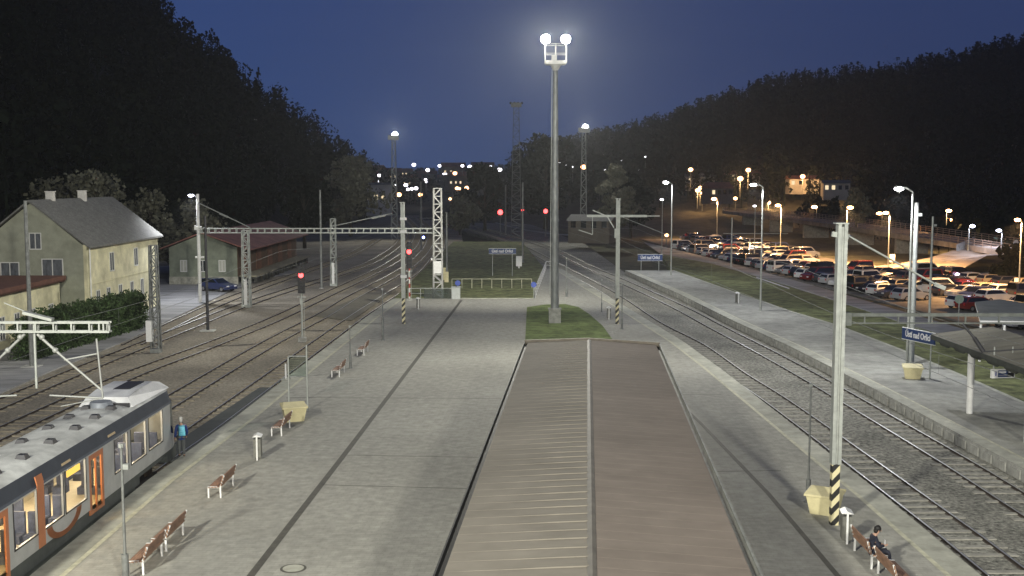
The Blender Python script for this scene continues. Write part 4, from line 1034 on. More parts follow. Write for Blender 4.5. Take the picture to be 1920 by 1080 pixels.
# ================================================================== CARS
PAINT = {n: M('paint_'+n.replace(' ','_'), c, .16, .15, 0, spec=.8) for n, c in {'white': (.70,.70,.68), 'silver': (.42,.43,.44), 'dark grey': (.07,.07,.075), 'black': (.012,.012,.014), 'dark red': (.16,.02,.018), 'dark blue': (.03,.04,.10), 'beige': (.42,.36,.26), 'grey': (.2,.2,.2)}.items()}
tail_m = M('tail_lamp_red', (.35,.01,.01), .3, 0, 0); head_m = M('headlamp_glass', (.85,.85,.85), .08, .3, 0); rim_m = M('wheel_rim', (.4,.4,.4), .35, .7, 0)
def make_car(kind, paint):
    """local +x is the nose"""
    Lh, Wd, Ht = {'hatch': (2.0,.87,1.47), 'estate': (2.3,.9,1.5), 'van': (2.35,.95,1.9)}[kind]
    root = thing('parked_car', 'car', 'car')
    if kind == 'van': prof = [(-Lh,.3),(-Lh,1.0),(-Lh+.05,1.1),(Lh-.95,1.12),(Lh-.15,.9),(Lh,.6),(Lh,.3)]; cab = [(-Lh+.06,1.1),(-Lh+.18,Ht),(Lh-1.75,Ht),(Lh-.95,1.12)]
    elif kind == 'estate': prof = [(-Lh,.32),(-Lh,.8),(-Lh+.1,.95),(Lh-1.3,.97),(Lh-.2,.8),(Lh,.58),(Lh,.3)]; cab = [(-Lh+.1,.95),(-Lh+.5,Ht-.04),(-Lh+1.0,Ht),(Lh-2.1,Ht-.03),(Lh-1.3,.97)]
    else: prof = [(-Lh,.32),(-Lh,.82),(-Lh+.08,.95),(Lh-1.1,.97),(Lh-.18,.78),(Lh,.56),(Lh,.3)]; cab = [(-Lh+.08,.95),(-Lh+.35,Ht-.06),(-Lh+.9,Ht),(Lh-1.9,Ht-.03),(Lh-1.1,.97)]
    def half(z): return Wd * (1 - .06*max(0, (.5-z)) ) if z < 1.0 else Wd * (1 - .22*(z-.95)/(Ht-.95))
    def ext(poly, shrink=0.):
        n = len(poly); vs = [(x, -(half(z)-shrink), z) for x, z in poly] + [(x, half(z)-shrink, z) for x, z in poly]
        return vs, [(k, (k+1) % n, n+(k+1) % n, n+k) for k in range(n)] + [tuple(range(n-1,-1,-1)), tuple(range(n,2*n))]
    b = MB(); vs, fs = ext(prof); b.mesh(vs, fs); vs, fs = ext(cab); b.mesh(vs, fs); b.build('car_body', paint, root)
    g = MB()
    c0 = Vector((sum(p[0] for p in cab)/len(cab), sum(p[1] for p in cab)/len(cab)))
    ins = [(c0.x + (p[0]-c0.x)*.86, c0.y + (p[1]-c0.y)*.72) for p in cab]
    for s in (-1, 1): g.face([(x, s*(half(z)+.012), z) for x, z in (ins if s < 0 else ins[::-1])][::-1])
    a, bq = cab[-2], cab[-1]; wn = Vector((bq[1]-a[1], a[0]-bq[0])).normalized() * -.012
    def quadx(p, q, f0, f1, sgn):
        P0 = (p[0]+(q[0]-p[0])*f0, p[1]+(q[1]-p[1])*f0); P1 = (p[0]+(q[0]-p[0])*f1, p[1]+(q[1]-p[1])*f1)
        g.face([(P0[0]+sgn*.012,-half(P0[1])*.9,P0[1]+.008),(P1[0]+sgn*.012,-half(P1[1])*.9,P1[1]+.008),(P1[0]+sgn*.012,half(P1[1])*.9,P1[1]+.008),(P0[0]+sgn*.012,half(P0[1])*.9,P0[1]+.008)])
    quadx(cab[-2], cab[-1], .08, .93, 1); quadx(cab[1], cab[0], .1, .9, -1)
    g.build('windows', car_glass, root)
    for x in (-Lh*.62, Lh*.64):
        for s in (-1, 1):
            w = MB().tube((x,s*(Wd-.2),.31),(x,s*(Wd+.012),.31),.31,None,14).build('wheel', rubber, root)
            MB().tube((x,s*(Wd+.012),.31),(x,s*(Wd+.02),.31),.19,None,10).build('rim', rim_m, w)
    for s in (-1, 1):
        MB().box(Lh-.08,Lh+.01,s*Wd*.68-.16,s*Wd*.68+.16,.6,.74).build('headlight', head_m, root)
        MB().box(-Lh-.01,-Lh+.06,s*Wd*.75-.1,s*Wd*.75+.1,.66,.9).build('tail_light', tail_m, root)
    return root
protos = {}
CNT = {}
ORD = ['first','second','third','fourth','fifth','sixth','seventh','eighth','ninth','tenth','eleventh','twelfth','thirteenth','fourteenth','fifteenth','sixteenth','seventeenth','eighteenth','nineteenth','twentieth','twenty-first','twenty-second','twenty-third','twenty-fourth','twenty-fifth','twenty-sixth','twenty-seventh','twenty-eighth','twenty-ninth','thirtieth','thirty-first','thirty-second','thirty-third','thirty-fourth','thirty-fifth','thirty-sixth']
def put_car(kind, colr, x, y, rz, label, z=-1.2):
    key = (kind, colr)
    if key not in protos:
        r = make_car(kind, PAINT[colr]); protos[key] = r; r.location = (x, y, z); r.rotation_euler = (0,0,rz); r['label'] = label; r['group'] = 'cars parked at the station'; return r
    return dup(protos[key], label, (x, y, z), rz, 'cars parked at the station')
def row(line, n, ang, rowname, cols, jitter=.25, z=-1.2):
    P = [Vector(p) for p in line]; Ls = [0]
    for a, b in zip(P[:-1], P[1:]): Ls.append(Ls[-1] + (b-a).length)
    for k in range(n):
        if cols and cols[k % len(cols)] == '-': continue
        s = Ls[-1]*(k+.5)/n
        i = max(j for j in range(len(P)-1) if Ls[j] <= s); f = (s-Ls[i])/(Ls[i+1]-Ls[i]); q = P[i].lerp(P[i+1], f)
        c = cols[k % len(cols)]; kind = ('hatch','estate','hatch','van','estate')[(k*7 + n) % 5]
        kn = {'hatch': 'hatchback', 'estate': 'estate car', 'van': 'van'}[kind]
        d = random.uniform(-jitter, jitter)
        put_car(kind, c, q.x+d, q.y, ang + random.uniform(-.06,.06) + (math.pi if random.random() < .35 else 0), f'{c} {kn}, {ORD[k]} from left in the {rowname}', z)
mixA = ['black','white','dark grey','silver','dark blue','white','grey','silver','black','white','dark red','dark grey','silver','white','dark blue','black']
mixB = ['white','beige','dark grey','beige','white','silver','dark red','white','black','beige','white','grey','dark blue']
row([(34.0,226),(36.0,202),(38.7,181),(40.5,167),(41.5,155),(42.8,145),(44,134),(45.8,126)], 36, R(25), 'row along the service road', mixA)
row([(38.6,227),(41.0,202),(43.6,181),(45.4,167),(46.4,155),(47.7,145),(48.9,134)], 31, R(25), 'second row from the service road', mixB)
row([(45.6,256),(49.4,232),(51.6,211),(52.4,197)], 20, R(25), 'rearmost row by the viaduct', mixA)
row([(50.9,139),(52.6,131),(54.5,124)], 6, R(20), 'row behind the round green sign', mixA)
row([(61.0,150),(64,143),(66.5,136)], 5, R(15), 'row beside the dark thicket', mixB)
row([(53.6,119),(56.5,112),(59.5,106)], 6, R(15), 'row just behind the shelter roof', mixB)
row([(40.4,258),(44.2,234),(46.4,212),(47.6,196)], 24, R(25), 'back row under orange lamps', mixB)
row([(47.2,190),(48.6,181.5)], 3, R(20), 'short row ending the back row', ['dark red','beige','white'])
row([(50.0,165),(53,154),(55.5,147),(58.5,141)], 8, R(25), 'row right of the thick striped mast', ['dark red','beige','beige','black','dark grey','dark red','black','dark grey'])
row([(59,161),(64,158)], 3, R(15), 'row below the ramp', ['silver','dark blue','black'])
row([(55.0,139.5),(56.4,135),(58.4,131.5),(60.4,128)], 5, R(15), 'row behind the flat shelter roof', ['dark red','dark red','beige','white','dark grey'])
row([(48.0,120.5),(49.6,116)], 2, R(15), 'pair beside the round green sign', ['white','dark red'])
row([(51,113),(52.5,108)], 2, R(15), 'pair behind the round green sign', ['black','dark blue'])
row([(46.5,106),(50.5,98)], 4, R(10), 'row before the flat shelter roof', ['dark red','silver','black','dark red'])
put_car('estate', 'dark blue', *at(408, 545, -.5), R(-30), 'dark blue parked car with a white stripe of light by the goods shed', -.52)
# emergency / tail lamps seen lit among the cars
for lb, px, py, Y, m, r in (('lit red tail lamp of a car below the ramp', 1822, 516, 156, EM('lit_red', (1,.12,.2), 10), .3), ('lit orange tail lamp among the cars below the ramp', 1817, 525, 150, EM('lit_orange', (1,.4,.15), 8), .3), ('lit violet white car lamp below the ramp', 1829, 527, 150, EM('lit_violet', (.75,.6,1), 8), .38), ('lit pinkish white car lamp left below the ramp', 1795, 514, 157, EM('lit_pink', (.9,.7,1), 8), .3), ('lit white car lamp left below the ramp', 1788, 523, 157, EM('lit_white', (.8,.85,1), 8), .3)):
    x, y, z = atY(px, py, Y); o = MB().ball((0,0,0), r, .12, r*.6).box(-.05,.05,.1,.2,-.1,.1).build('car_lamp', m); tag(o, lb, 'car lamp', 'lit car lamps below the ramp', (x, y, z))

# ================================================================== HOUSES ETC. AT LEFT
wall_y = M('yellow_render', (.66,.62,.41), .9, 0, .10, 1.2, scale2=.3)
wall_g = M('green_render', (.20,.22,.165), .9, 0, .12, 1.2, scale2=.3)
roof_g = M('grey_roof_tiles', (.17,.17,.155), .8, 0, .15, 1.5, stretch=(1,1,2), scale2=5)
roof_r = M('red_roof_sheet', (.25,.105,.08), .7, 0, .2, .8, scale2=.3)
frame_w = M('window_frame_white', (.6,.6,.56), .6, 0, 0)
curtain_glass = M('curtained_glass', (.13,.14,.15), .2, 0, .25, 4, stretch=(1,6,.4))
def window(parent, c, w, h, axis, outm=curtain_glass, curtain=True, cross=True):
    """window on a wall facing +x ('x') or -y ('y'), c = centre on the wall plane"""
    x, y, z = c
    if axis == 'x':
        f = MB().box(x,x+.05,y-w/2-.08,y-w/2,z-h/2-.08,z+h/2+.08).box(x,x+.05,y+w/2,y+w/2+.08,z-h/2-.08,z+h/2+.08).box(x,x+.05,y-w/2,y+w/2,z+h/2,z+h/2+.08).box(x,x+.09,y-w/2,y+w/2,z-h/2-.1,z-h/2)
        if cross: f.box(x,x+.04,y-.04,y+.04,z-h/2,z+h/2)
        o = f.build('window', frame_w, parent); MB().box(x-.02,x+.018,y-w/2,y+w/2,z-h/2,z+h/2).build('pane', outm, o)
    else:
        f = MB().box(x-w/2-.08,x-w/2,y-.05,y,z-h/2-.08,z+h/2+.08).box(x+w/2,x+w/2+.08,y-.05,y,z-h/2-.08,z+h/2+.08).box(x-w/2,x+w/2,y-.05,y,z+h/2,z+h/2+.08).box(x-w/2,x+w/2,y-.09,y,z-h/2-.1,z-h/2)
        if cross: f.box(x-.04,x+.04,y-.04,y,z-h/2,z+h/2)
        o = f.build('window', frame_w, parent); MB().box(x-w/2,x+w/2,y-.018,y+.02,z-h/2,z+h/2).build('pane', outm, o)
def house():
    root = thing('house', 'yellow two storey house with grey tiled roof beside the yard at left', 'house', (0,0,0))
    x0, x1, y0, y1, zg, ze, zr = -46.2, -36.9, 97, 116.5, -.6, 6.85, 10.6; xr = -41.6
    w = MB(); w.box(x1-.3,x1,y0,y1,zg,ze)
    w.build('side_wall', wall_y, root, 'yellow rendered long side wall')
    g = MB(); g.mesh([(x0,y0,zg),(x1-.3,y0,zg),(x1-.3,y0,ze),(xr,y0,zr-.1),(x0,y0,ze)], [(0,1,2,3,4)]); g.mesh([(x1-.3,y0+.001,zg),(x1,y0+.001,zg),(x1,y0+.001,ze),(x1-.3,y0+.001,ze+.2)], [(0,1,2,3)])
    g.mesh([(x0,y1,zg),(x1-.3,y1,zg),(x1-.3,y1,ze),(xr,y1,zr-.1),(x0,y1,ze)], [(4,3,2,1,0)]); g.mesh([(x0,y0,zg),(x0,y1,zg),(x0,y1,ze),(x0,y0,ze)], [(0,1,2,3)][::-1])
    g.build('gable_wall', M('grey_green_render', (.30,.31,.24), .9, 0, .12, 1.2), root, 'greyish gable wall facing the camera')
    r = MB(); ov = .5
    def slope(xe, s):
        zt = .16; ez = ze - .28
        r.mesh([(xe,y0-ov,ez),(xe,y1+ov,ez),(xr,y1+ov,zr),(xr,y0-ov,zr),(xe,y0-ov,ez+zt),(xe,y1+ov,ez+zt),(xr,y1+ov,zr+zt),(xr,y0-ov,zr+zt)],
               [(0,1,2,3),(7,6,5,4),(0,4,5,1),(3,7,4,0),(1,5,6,2)] if s > 0 else [(3,2,1,0),(4,5,6,7),(1,5,4,0),(0,4,7,3),(2,6,5,1)])
    slope(x1+.45, 1); slope(x0-.45, -1); ro = r.build('roof', roof_g, root)
    for cy, cx in ((101.5,xr-.1),(108.5,xr+.1)): MB().box(cx-.33,cx+.33,cy-.3,cy+.3,zr-.3,zr+.8).box(cx-.38,cx+.38,cy-.35,cy+.35,zr+.8,zr+.88).build('chimney', M('white_chimney', (.65,.63,.58), .8, 0, .1, 3), ro)
    MB().tube((-37.6,107,9.0),(-37.6,107,9.02),.01,None,4).build('roof_hook', galv, ro)
    MB().tube((x1+.12,y0+.4,zg),(x1+.12,y0+.4,ze-.2),.06,None,8).build('downpipe', white_p, root)
    for yy in (103.0,109.6): window(root, (x1,yy,5.0), 1.0, 1.6, 'x')
    for yy in (99.3,101.9,105.0,108.2,111.2,114): window(root, (x1,yy,1.95), .8, 1.4, 'x')
    MB().box(x1,x1+.04,y0,y1,3.3,3.36).build('string_course', wall_y, root)
    window(root, (-41.3,y0,7.2), .9, 1.3, 'y')
    window(root, (-43.6,y0,4.6), 1.5, 1.4, 'y'); window(root, (-39.9,y0,4.9), 1.7, 1.4, 'y')
house()
def annex():
    root = thing('annex_building', 'low yellow annex with arched windows and red roof edge at the left picture border', 'building', (0,0,0))
    x0, x1, y0, y1 = -47, -39.2, 72, 96.6; zt = 3.75
    MB().box(x0,x1,y0,y1,-.6,zt).build('wall', wall_y, root)
    MB().prism([(x0-.3,y0-.3),(x1+.6,y0-.3),(x1+.6,y1),(x0-.3,y1)], zt+.15, zt+.5).build('roof', M('annex_roof', (.15,.07,.05), .8, 0, .2, 2), root)
    MB().box(x1-.1,x1+.5,y0,y1-.05,zt,zt+.15).build('eave_board', M('eave_brown', (.09,.045,.03), .8, 0, .1, 2), root)
    for yy in (85.4,88.0,91.0,94.6):
        window(root, (x1,yy,1.1), .8, 1.7, 'x'); 
annex()
def goods_shed():
    root = thing('goods_shed', 'long green goods shed with red roof and loading dock', 'building', (0,0,0))
    x0, x1, y0, y1, zg, ze, zr = -42.8, -34.3, 139.5, 178, -.5, 4.1, 5.9; xr = (x0+x1)/2
    MB().mesh([(x0,y0,zg+.95),(x1,y0,zg+.95),(x1,y0,ze),(xr,y0,zr-.1),(x0,y0,ze),(x0,y1,zg+.95),(x1,y1,zg+.95),(x1,y1,ze),(xr,y1,zr-.1),(x0,y1,ze)], [(0,1,2,3,4),(9,8,7,6,5),(0,4,9,5)]).build('gable_wall', wall_g, root)
    MB().box(x0-.05,x1+.05,y0-.06,y0+.3,zg,zg+.95).build('stone_plinth', M('pale_plinth', (.38,.37,.30), .9, 0, .25, 2), root)
    sw = MB().box(x1-.2,x1,y0+.3,y1,zg+.95,ze); sw.build('side_wall', M('brown_planks', (.14,.085,.05), .8, 0, .25, 3, stretch=(1,3,.3)), root)
    for k in range(5): MB().box(x1,x1+.05,143+k*7,145.8+k*7,.5,3.2).build('sliding_door', M('red_brown_door', (.20,.09,.05), .7, 0, .2, 3), root)
    MB().box(x1,x1+2.2,y0+1,y1,.32,.5).build('loading_dock', M('dock_planks', (.3,.28,.2), .9, 0, .2, 3), root)
    for k in range(12): MB().box(x1+1.7,x1+2.1,y0+1.6+k*3.1,y0+2.6+k*3.1,zg,.32).build('dock_pier', M('dark_pier', (.05,.05,.045), .9, 0, .2, 3), root)
    r = MB(); ov = .8
    for xe, s in ((x1+1.8,1),(x0-.9,-1)):
        ez = ze - .35 if s > 0 else ze - .2
        r.mesh([(xe,y0-ov,ez),(xe,y1+ov,ez),(xr,y1+ov,zr),(xr,y0-ov,zr),(xe,y0-ov,ez+.14),(xe,y1+ov,ez+.14),(xr,y1+ov,zr+.14),(xr,y0-ov,zr+.14)],
               [(0,1,2,3),(7,6,5,4),(0,4,5,1),(3,7,4,0),(1,5,6,2)] if s > 0 else [(3,2,1,0),(4,5,6,7),(1,5,4,0),(0,4,7,3),(2,6,5,1)])
    r.build('roof', roof_r, root)
    pale = M('pale_shutter', (.4,.4,.34), .8, 0, .05, 3)
    for x in (-41.0,-38.6,-36.2): window(root, (x,y0,1.8), .7, 1.3, 'y', pale if x > -37 or x < -40 else glass_dark)
goods_shed()

# ================================================================== VEGETATION
def leaf_cloud(centers, radii, n, size, shape='round', squash=1.0, seed=0):
    """many small leaf quads spread through ellipsoidal clumps -> numpy verts (n*4,3)"""
    g = np.random.default_rng(seed); out = []
    for (c, r) in zip(centers, radii):
        k = max(6, int(n))
        d = g.normal(size=(k,3)); d /= np.linalg.norm(d, axis=1)[:,None]
        rad = np.cbrt(g.random(k))*.75 + .3*g.random(k)
        p = np.array(c) + d*rad[:,None]*np.array(r)
        a = g.normal(size=(k,3)); a /= np.linalg.norm(a, axis=1)[:,None]
        b = np.cross(a, g.normal(size=(k,3))); b /= np.linalg.norm(b, axis=1)[:,None]
        s = size*(.5 + g.random(k))[:,None]
        out.append(np.stack([p-a*s-b*s*.6, p+a*s-b*s*.5, p+a*s*.8+b*s*.6, p-a*s*.7+b*s*.7], axis=1).reshape(-1,3))
    return np.concatenate(out)
def np_mesh(name, V, mat_, parent=None):
    nq = len(V)//4; me = bpy.data.meshes.new(name)
    me.vertices.add(len(V)); me.vertices.foreach_set('co', V.astype(np.float32).ravel())
    me.loops.add(nq*4); me.loops.foreach_set('vertex_index', np.arange(nq*4, dtype=np.int32))
    me.polygons.add(nq); me.polygons.foreach_set('loop_start', np.arange(0, nq*4, 4, dtype=np.int32)); me.update(calc_edges=True)
    me.materials.append(mat_); o = bpy.data.objects.new(name, me); COL.objects.link(o)
    if parent: o.parent = parent
    return o
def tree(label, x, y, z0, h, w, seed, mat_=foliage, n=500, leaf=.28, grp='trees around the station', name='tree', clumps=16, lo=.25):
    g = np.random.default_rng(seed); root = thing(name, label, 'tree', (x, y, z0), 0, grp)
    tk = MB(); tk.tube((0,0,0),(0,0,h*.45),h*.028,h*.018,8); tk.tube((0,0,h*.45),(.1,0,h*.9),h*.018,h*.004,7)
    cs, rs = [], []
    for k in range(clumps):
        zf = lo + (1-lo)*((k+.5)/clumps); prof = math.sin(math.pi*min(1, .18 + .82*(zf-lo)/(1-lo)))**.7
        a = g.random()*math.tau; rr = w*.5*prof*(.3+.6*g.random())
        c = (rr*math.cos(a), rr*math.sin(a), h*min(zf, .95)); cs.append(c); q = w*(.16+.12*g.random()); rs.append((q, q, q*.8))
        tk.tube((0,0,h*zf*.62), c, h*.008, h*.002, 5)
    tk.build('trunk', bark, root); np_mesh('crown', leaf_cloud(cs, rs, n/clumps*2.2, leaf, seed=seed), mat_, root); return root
tree('broad pale leafless tree right behind the yellow house roof', -50, 135, 0, 13, 11, 3, foliage_b, 1500, .22)
tree('smaller dim tree behind the right end of the house roof', -48.5, 150, 0, 10.5, 8, 4, foliage_b, 900, .22)
tree('wide pale leafless tree behind the left chimney of the yellow house', -58, 142, 0, 12, 11, 23, foliage_b, 1200, .24)
tree('low pale leafless tree between the house roof and the yard lamp', -43.5, 152, 0, 9, 9, 24, foliage_b, 900, .24)
tree('dark tree just left of the goods shed roof', -47.5, 158, -.3, 9, 8, 5, foliage, 900, .24)
tree('bushy tree at the foot of the left hill near the lit floodlight tower', -36, 250, 0, 17, 14, 6, foliage_b, 1100, .4)
tree('dim tree behind the far end of the goods shed', -38, 205, 0, 13, 11, 16, foliage, 900, .35)
tree('dark round tree between the red signals and the dark tower', -7, 290, -.5, 16, 13, 7, foliage, 900, .5)
tree('large dark tree behind the middle mast', 9, 300, -.5, 24, 19, 8, foliage, 1400, .5)
tree('pale poplar like tree right of the far lit tower', 21.5, 235, -.6, 16, 8, 9, foliage_b, 1000, .32)
tree('dim tree next to the pale poplar, further right', 27, 255, -.6, 14, 10, 19, foliage, 900, .35)
tree('bush lit orange behind the thick striped mast top', 66, 215, 3.5, 7, 6, 10, foliage_b, 700, .25)
tree('pale bush beside the curving far tracks', -12.5, 268, -.6, 8, 9, 12, foliage_b, 700, .3)
tree('dark thicket beside the ramp at the right picture edge', 72, 150.5, -1.3, 7.2, 11, 13, foliage, 1500, .28, name='shrub', lo=.08)
tree('second dark thicket lower down beside the ramp', 66, 147.5, -1.3, 4.6, 7, 14, foliage, 900, .25, name='shrub', lo=.08)
def hedge():
    root = thing('hedge', 'clipped green hedge in front of the yellow house', 'hedge', (0,0,0))
    V = []
    g = np.random.default_rng(5)
    a, b = np.array((-34.9,80.5)), np.array((-32.6,99)); n = 34
    cs, rs = [], []
    for k in range(n):
        f = k/(n-1); p = a + (b-a)*f; h = 3.3 + .25*math.sin(k*1.3) - .6*max(0, .12-f)*8
        for wx in (-1.0, -.1):
            for zz in np.linspace(.25, h-.45, 4): cs.append((p[0]+wx+g.normal()*.08, p[1]+g.normal()*.1, -.6+zz)); rs.append((.62,.55,.55))
    np_mesh('foliage', leaf_cloud(cs, rs, 130, .075, seed=2), hedge_m, root)
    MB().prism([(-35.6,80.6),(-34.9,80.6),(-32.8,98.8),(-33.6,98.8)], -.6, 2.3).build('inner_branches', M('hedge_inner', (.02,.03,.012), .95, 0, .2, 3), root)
hedge()
# ------------------------------------------------------------------ hills and woods
def hill_h(X, Y):
    X = np.asarray(X, float); Y = np.asarray(Y, float)
    def ss(a, b, t): u = np.clip((t-a)/(b-a), 0, 1); return u*u*(3-2*u)
    foot = 52 + 6*np.sin(Y/70)
    left = .80*np.maximum(0, -X - foot) * (1 - ss(400, 560, Y)); left = np.minimum(left, 175)
    ridge = np.interp(X, [-40,-15,20,66,137,200,274,420], [0,9,16,26,50,56,73,100])
    right = ridge*ss(300, 590, Y)
    right = np.maximum(right, np.where(X > 90, .30*np.maximum(0, X-95)*ss(150,400,Y), 0))
    far = 26*ss(520, 1300, Y)*(.8+.2*np.sin(X/90))
    return np.maximum(np.maximum(left, right), far)
gx = np.concatenate([np.linspace(-640,-130,50), np.linspace(-120,130,64), np.linspace(140,640,52)]); gy = np.concatenate([np.linspace(60,640,110), np.linspace(660,1630,40)])
XX, YY = np.meshgrid(gx, gy); ZZ = hill_h(XX, YY) + np.where(hill_h(XX, YY) > .5, rng.normal(size=XX.shape)*.4, 0) - 1.6
nx, ny = len(gx), len(gy)
hv = np.stack([XX.ravel(), YY.ravel(), ZZ.ravel()], axis=1)
ii = np.arange(nx*ny).reshape(ny, nx)
hq = np.stack([ii[:-1,:-1], ii[:-1,1:], ii[1:,1:], ii[1:,:-1]], axis=-1).reshape(-1,4)
hme = bpy.data.meshes.new('hills'); hme.from_pydata(hv.tolist(), [], hq.tolist()); hme.materials.append(earth)
for p in hme.polygons: p.use_smooth = True
ho = bpy.data.objects.new('hills', hme); COL.objects.link(ho); ho['kind'] = 'structure'
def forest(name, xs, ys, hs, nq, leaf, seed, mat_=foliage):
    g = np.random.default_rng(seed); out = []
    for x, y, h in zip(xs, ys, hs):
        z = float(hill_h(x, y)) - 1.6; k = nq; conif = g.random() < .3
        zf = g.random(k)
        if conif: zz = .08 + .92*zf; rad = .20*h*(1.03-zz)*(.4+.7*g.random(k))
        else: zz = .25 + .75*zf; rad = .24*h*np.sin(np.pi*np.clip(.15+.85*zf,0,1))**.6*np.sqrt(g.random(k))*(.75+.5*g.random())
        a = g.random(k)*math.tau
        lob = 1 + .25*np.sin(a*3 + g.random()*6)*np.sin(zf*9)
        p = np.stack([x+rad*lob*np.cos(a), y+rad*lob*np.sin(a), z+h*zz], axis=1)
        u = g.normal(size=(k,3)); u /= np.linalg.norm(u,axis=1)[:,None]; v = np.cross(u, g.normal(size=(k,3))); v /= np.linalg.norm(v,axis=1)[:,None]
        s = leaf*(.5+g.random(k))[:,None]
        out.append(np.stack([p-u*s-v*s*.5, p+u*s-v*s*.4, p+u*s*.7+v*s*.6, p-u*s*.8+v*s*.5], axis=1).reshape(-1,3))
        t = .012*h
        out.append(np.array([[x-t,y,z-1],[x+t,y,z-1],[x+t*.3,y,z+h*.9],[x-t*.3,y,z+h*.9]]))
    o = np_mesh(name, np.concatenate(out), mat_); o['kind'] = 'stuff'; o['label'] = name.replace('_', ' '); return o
def scatter(n, x0, x1, y0, y1, seed, cond):
    g = np.random.default_rng(seed); x = g.uniform(x0, x1, n); y = g.uniform(y0, y1, n); m = cond(x, y); return x[m], y[m]
x, y = scatter(6200, -360, -48, 90, 640, 1, lambda x, y: (hill_h(x,y) > .6) & (x > -.62*y - 40))
forest('wood_on_left_hill', x, y, 9 + 13*np.random.default_rng(4).random(len(x))**1.5, 110, .5, 1)
x, y = scatter(6500, 0, 330, 300, 640, 2, lambda x, y: (hill_h(x,y) > 4.5) & (x < .56*y + 40) & ((hill_h(x,y) > 17) | (np.random.default_rng(8).random(len(x)) < .35)))
forest('wood_on_right_hill', x, y, 9 + 12*np.random.default_rng(5).random(len(x))**1.5, 90, .55, 2)
x, y = scatter(900, -150, 160, 620, 1250, 3, lambda x, y: hill_h(x,y) > 3)
forest('trees_on_far_hill', x, y, 7 + 5*np.random.default_rng(6).random(len(x)), 30, 1.2, 3)
x, y = scatter(420, 62, 150, 170, 330, 9, lambda x, y: x > 80 + .0*y)
forest('scrub_behind_viaduct', x, y, 4 + 6*np.random.default_rng(6).random(len(x)), 60, .5, 5)

# ================================================================== VIADUCT AND RAMP
def viaduct():
    root = thing('road_viaduct', 'long road viaduct with railings lit orange behind the car park', 'viaduct', (0,0,0))
    L = [(66,352,3.0),(68,300,3.0),(70,250,2.9),(71.5,215,2.6),(73,190,2.2),(76,168,1.6),(82,140,1.2)]
    dk = MB(); 
    for a, b in zip(L[:-1], L[1:]):
        dk.mesh([(a[0],a[1],a[2]-.9),(b[0],b[1],b[2]-.9),(b[0]+8,b[1],b[2]-.9),(a[0]+8,a[1],a[2]-.9),(a[0],a[1],a[2]),(b[0],b[1],b[2]),(b[0]+8,b[1],b[2]),(a[0]+8,a[1],a[2])], [(0,1,5,4),(4,5,6,7)[::-1],(3,7,6,2)[::-1],(0,3,2,1)])
    dk.build('deck', M('viaduct_concrete', (.34,.28,.22), .9, 0, .2, .6, scale2=.15), root)
    rl = MB()
    for dx in (.1, 7.9):
        for a, b in zip(L[:-1], L[1:]):
            for hh in (.4, .75, 1.1): rl.tube((a[0]+dx,a[1],a[2]+hh),(b[0]+dx,b[1],b[2]+hh),.06,None,5)
            n = max(2, int(abs(a[1]-b[1])/2.4))
            for k in range(n):
                f = k/n; q = [a[i]+(b[i]-a[i])*f for i in range(3)]; rl.bar((q[0]+dx,q[1],q[2]),(q[0]+dx,q[1],q[2]+1.1),.09)
    rl.build('parapet_railing', M('rail_rust_paint', (.42,.3,.22), .7, .1, .1, 2), root)
    for y_ in (330,300,270,240,212): 
        xx = np.interp(y_, [168,190,215,250,300,352], [76,73,71.5,70,68,66]); MB().box(xx+1,xx+7,y_-.6,y_+.6,-1.4,1.9).build('pier', concrete, root)
viaduct()
rp = [at(1588,505,-1.1), at(1640,511,-1.1), at(1720,512,-1.1), at(1800,505,-.5), at(1850,478,1.0), at(1930,475,1.4), at(1930,462,1.6), at(1810,463,1.5), at(1740,484,.3), at(1690,492,-.6)]
rz_ = [-1.15,-1.15,-1.1,-.6,.9,1.35,1.6,1.55,.3,-.7]
struct('ramp_road', MB().face([(p[0],p[1],z) for p, z in zip(rp, rz_)]).prism([(q[0],q[1]) for q in rp[:4]], Zg, -1.16), M('ramp_concrete', (.33,.28,.22), .9, 0, .15, .6, scale2=.2))
tag(MB().mesh([(*at(1793,468,1.3),1.0),(*at(1826,465,1.3),1.2),(*at(1826,465,1.3),3.2),(*at(1793,468,1.3),2.1),(at(1793,468,1.3)[0]+.3,at(1793,468,1.3)[1]+.5,1.0),(at(1826,465,1.3)[0]+.3,at(1826,465,1.3)[1]+.5,1.2),(at(1826,465,1.3)[0]+.3,at(1826,465,1.3)[1]+.5,3.2),(at(1793,468,1.3)[0]+.3,at(1793,468,1.3)[1]+.5,2.1)], [(0,1,2,3),(7,6,5,4),(3,2,6,7),(1,5,6,2),(0,3,7,4)]).build('abutment_wall', concrete), 'pale concrete abutment wall where the ramp meets the viaduct', 'wall')
for lb, px, py, Y, w, h in (('round white sign on a thin post on the viaduct at right', 1906, 456, 176, .55, 0), ('pale sign board on a post below the right thicket', 1907, 530, 138, .35, 1.2), ('pale sign board on the grass behind the car rows', 1673, 484, 172, .4, 1.2)):
    x, y, z = atY(px, py, Y); r_ = thing('road_sign', lb, 'road sign', (x, y, -1.2), 0, 'road signs by the car park'); zc = z + 1.2
    MB().tube((0,0,0),(0,0,zc),.06,None,6).build('post', galv, r_)
    (MB().tube((0,-.05,zc),(0,-.02,zc),w,None,16) if h == 0 else MB().box(-w,w,-.05,-.02,zc-h/2,zc+h/2)).build('panel', white_p, r_)

# lit curving road far behind the platform
cr = [at(905,409,-.5), at(945,421,-.5), at(985,430,-.5), at(1040,438,-.5), at(1110,441,-.5)]
struct('far_lane', MB().ribbon(cr, [(p[0], p[1]-7) for p in cr], -.50), M('lane_concrete', (.42,.42,.38), .9, 0, .1, 1))

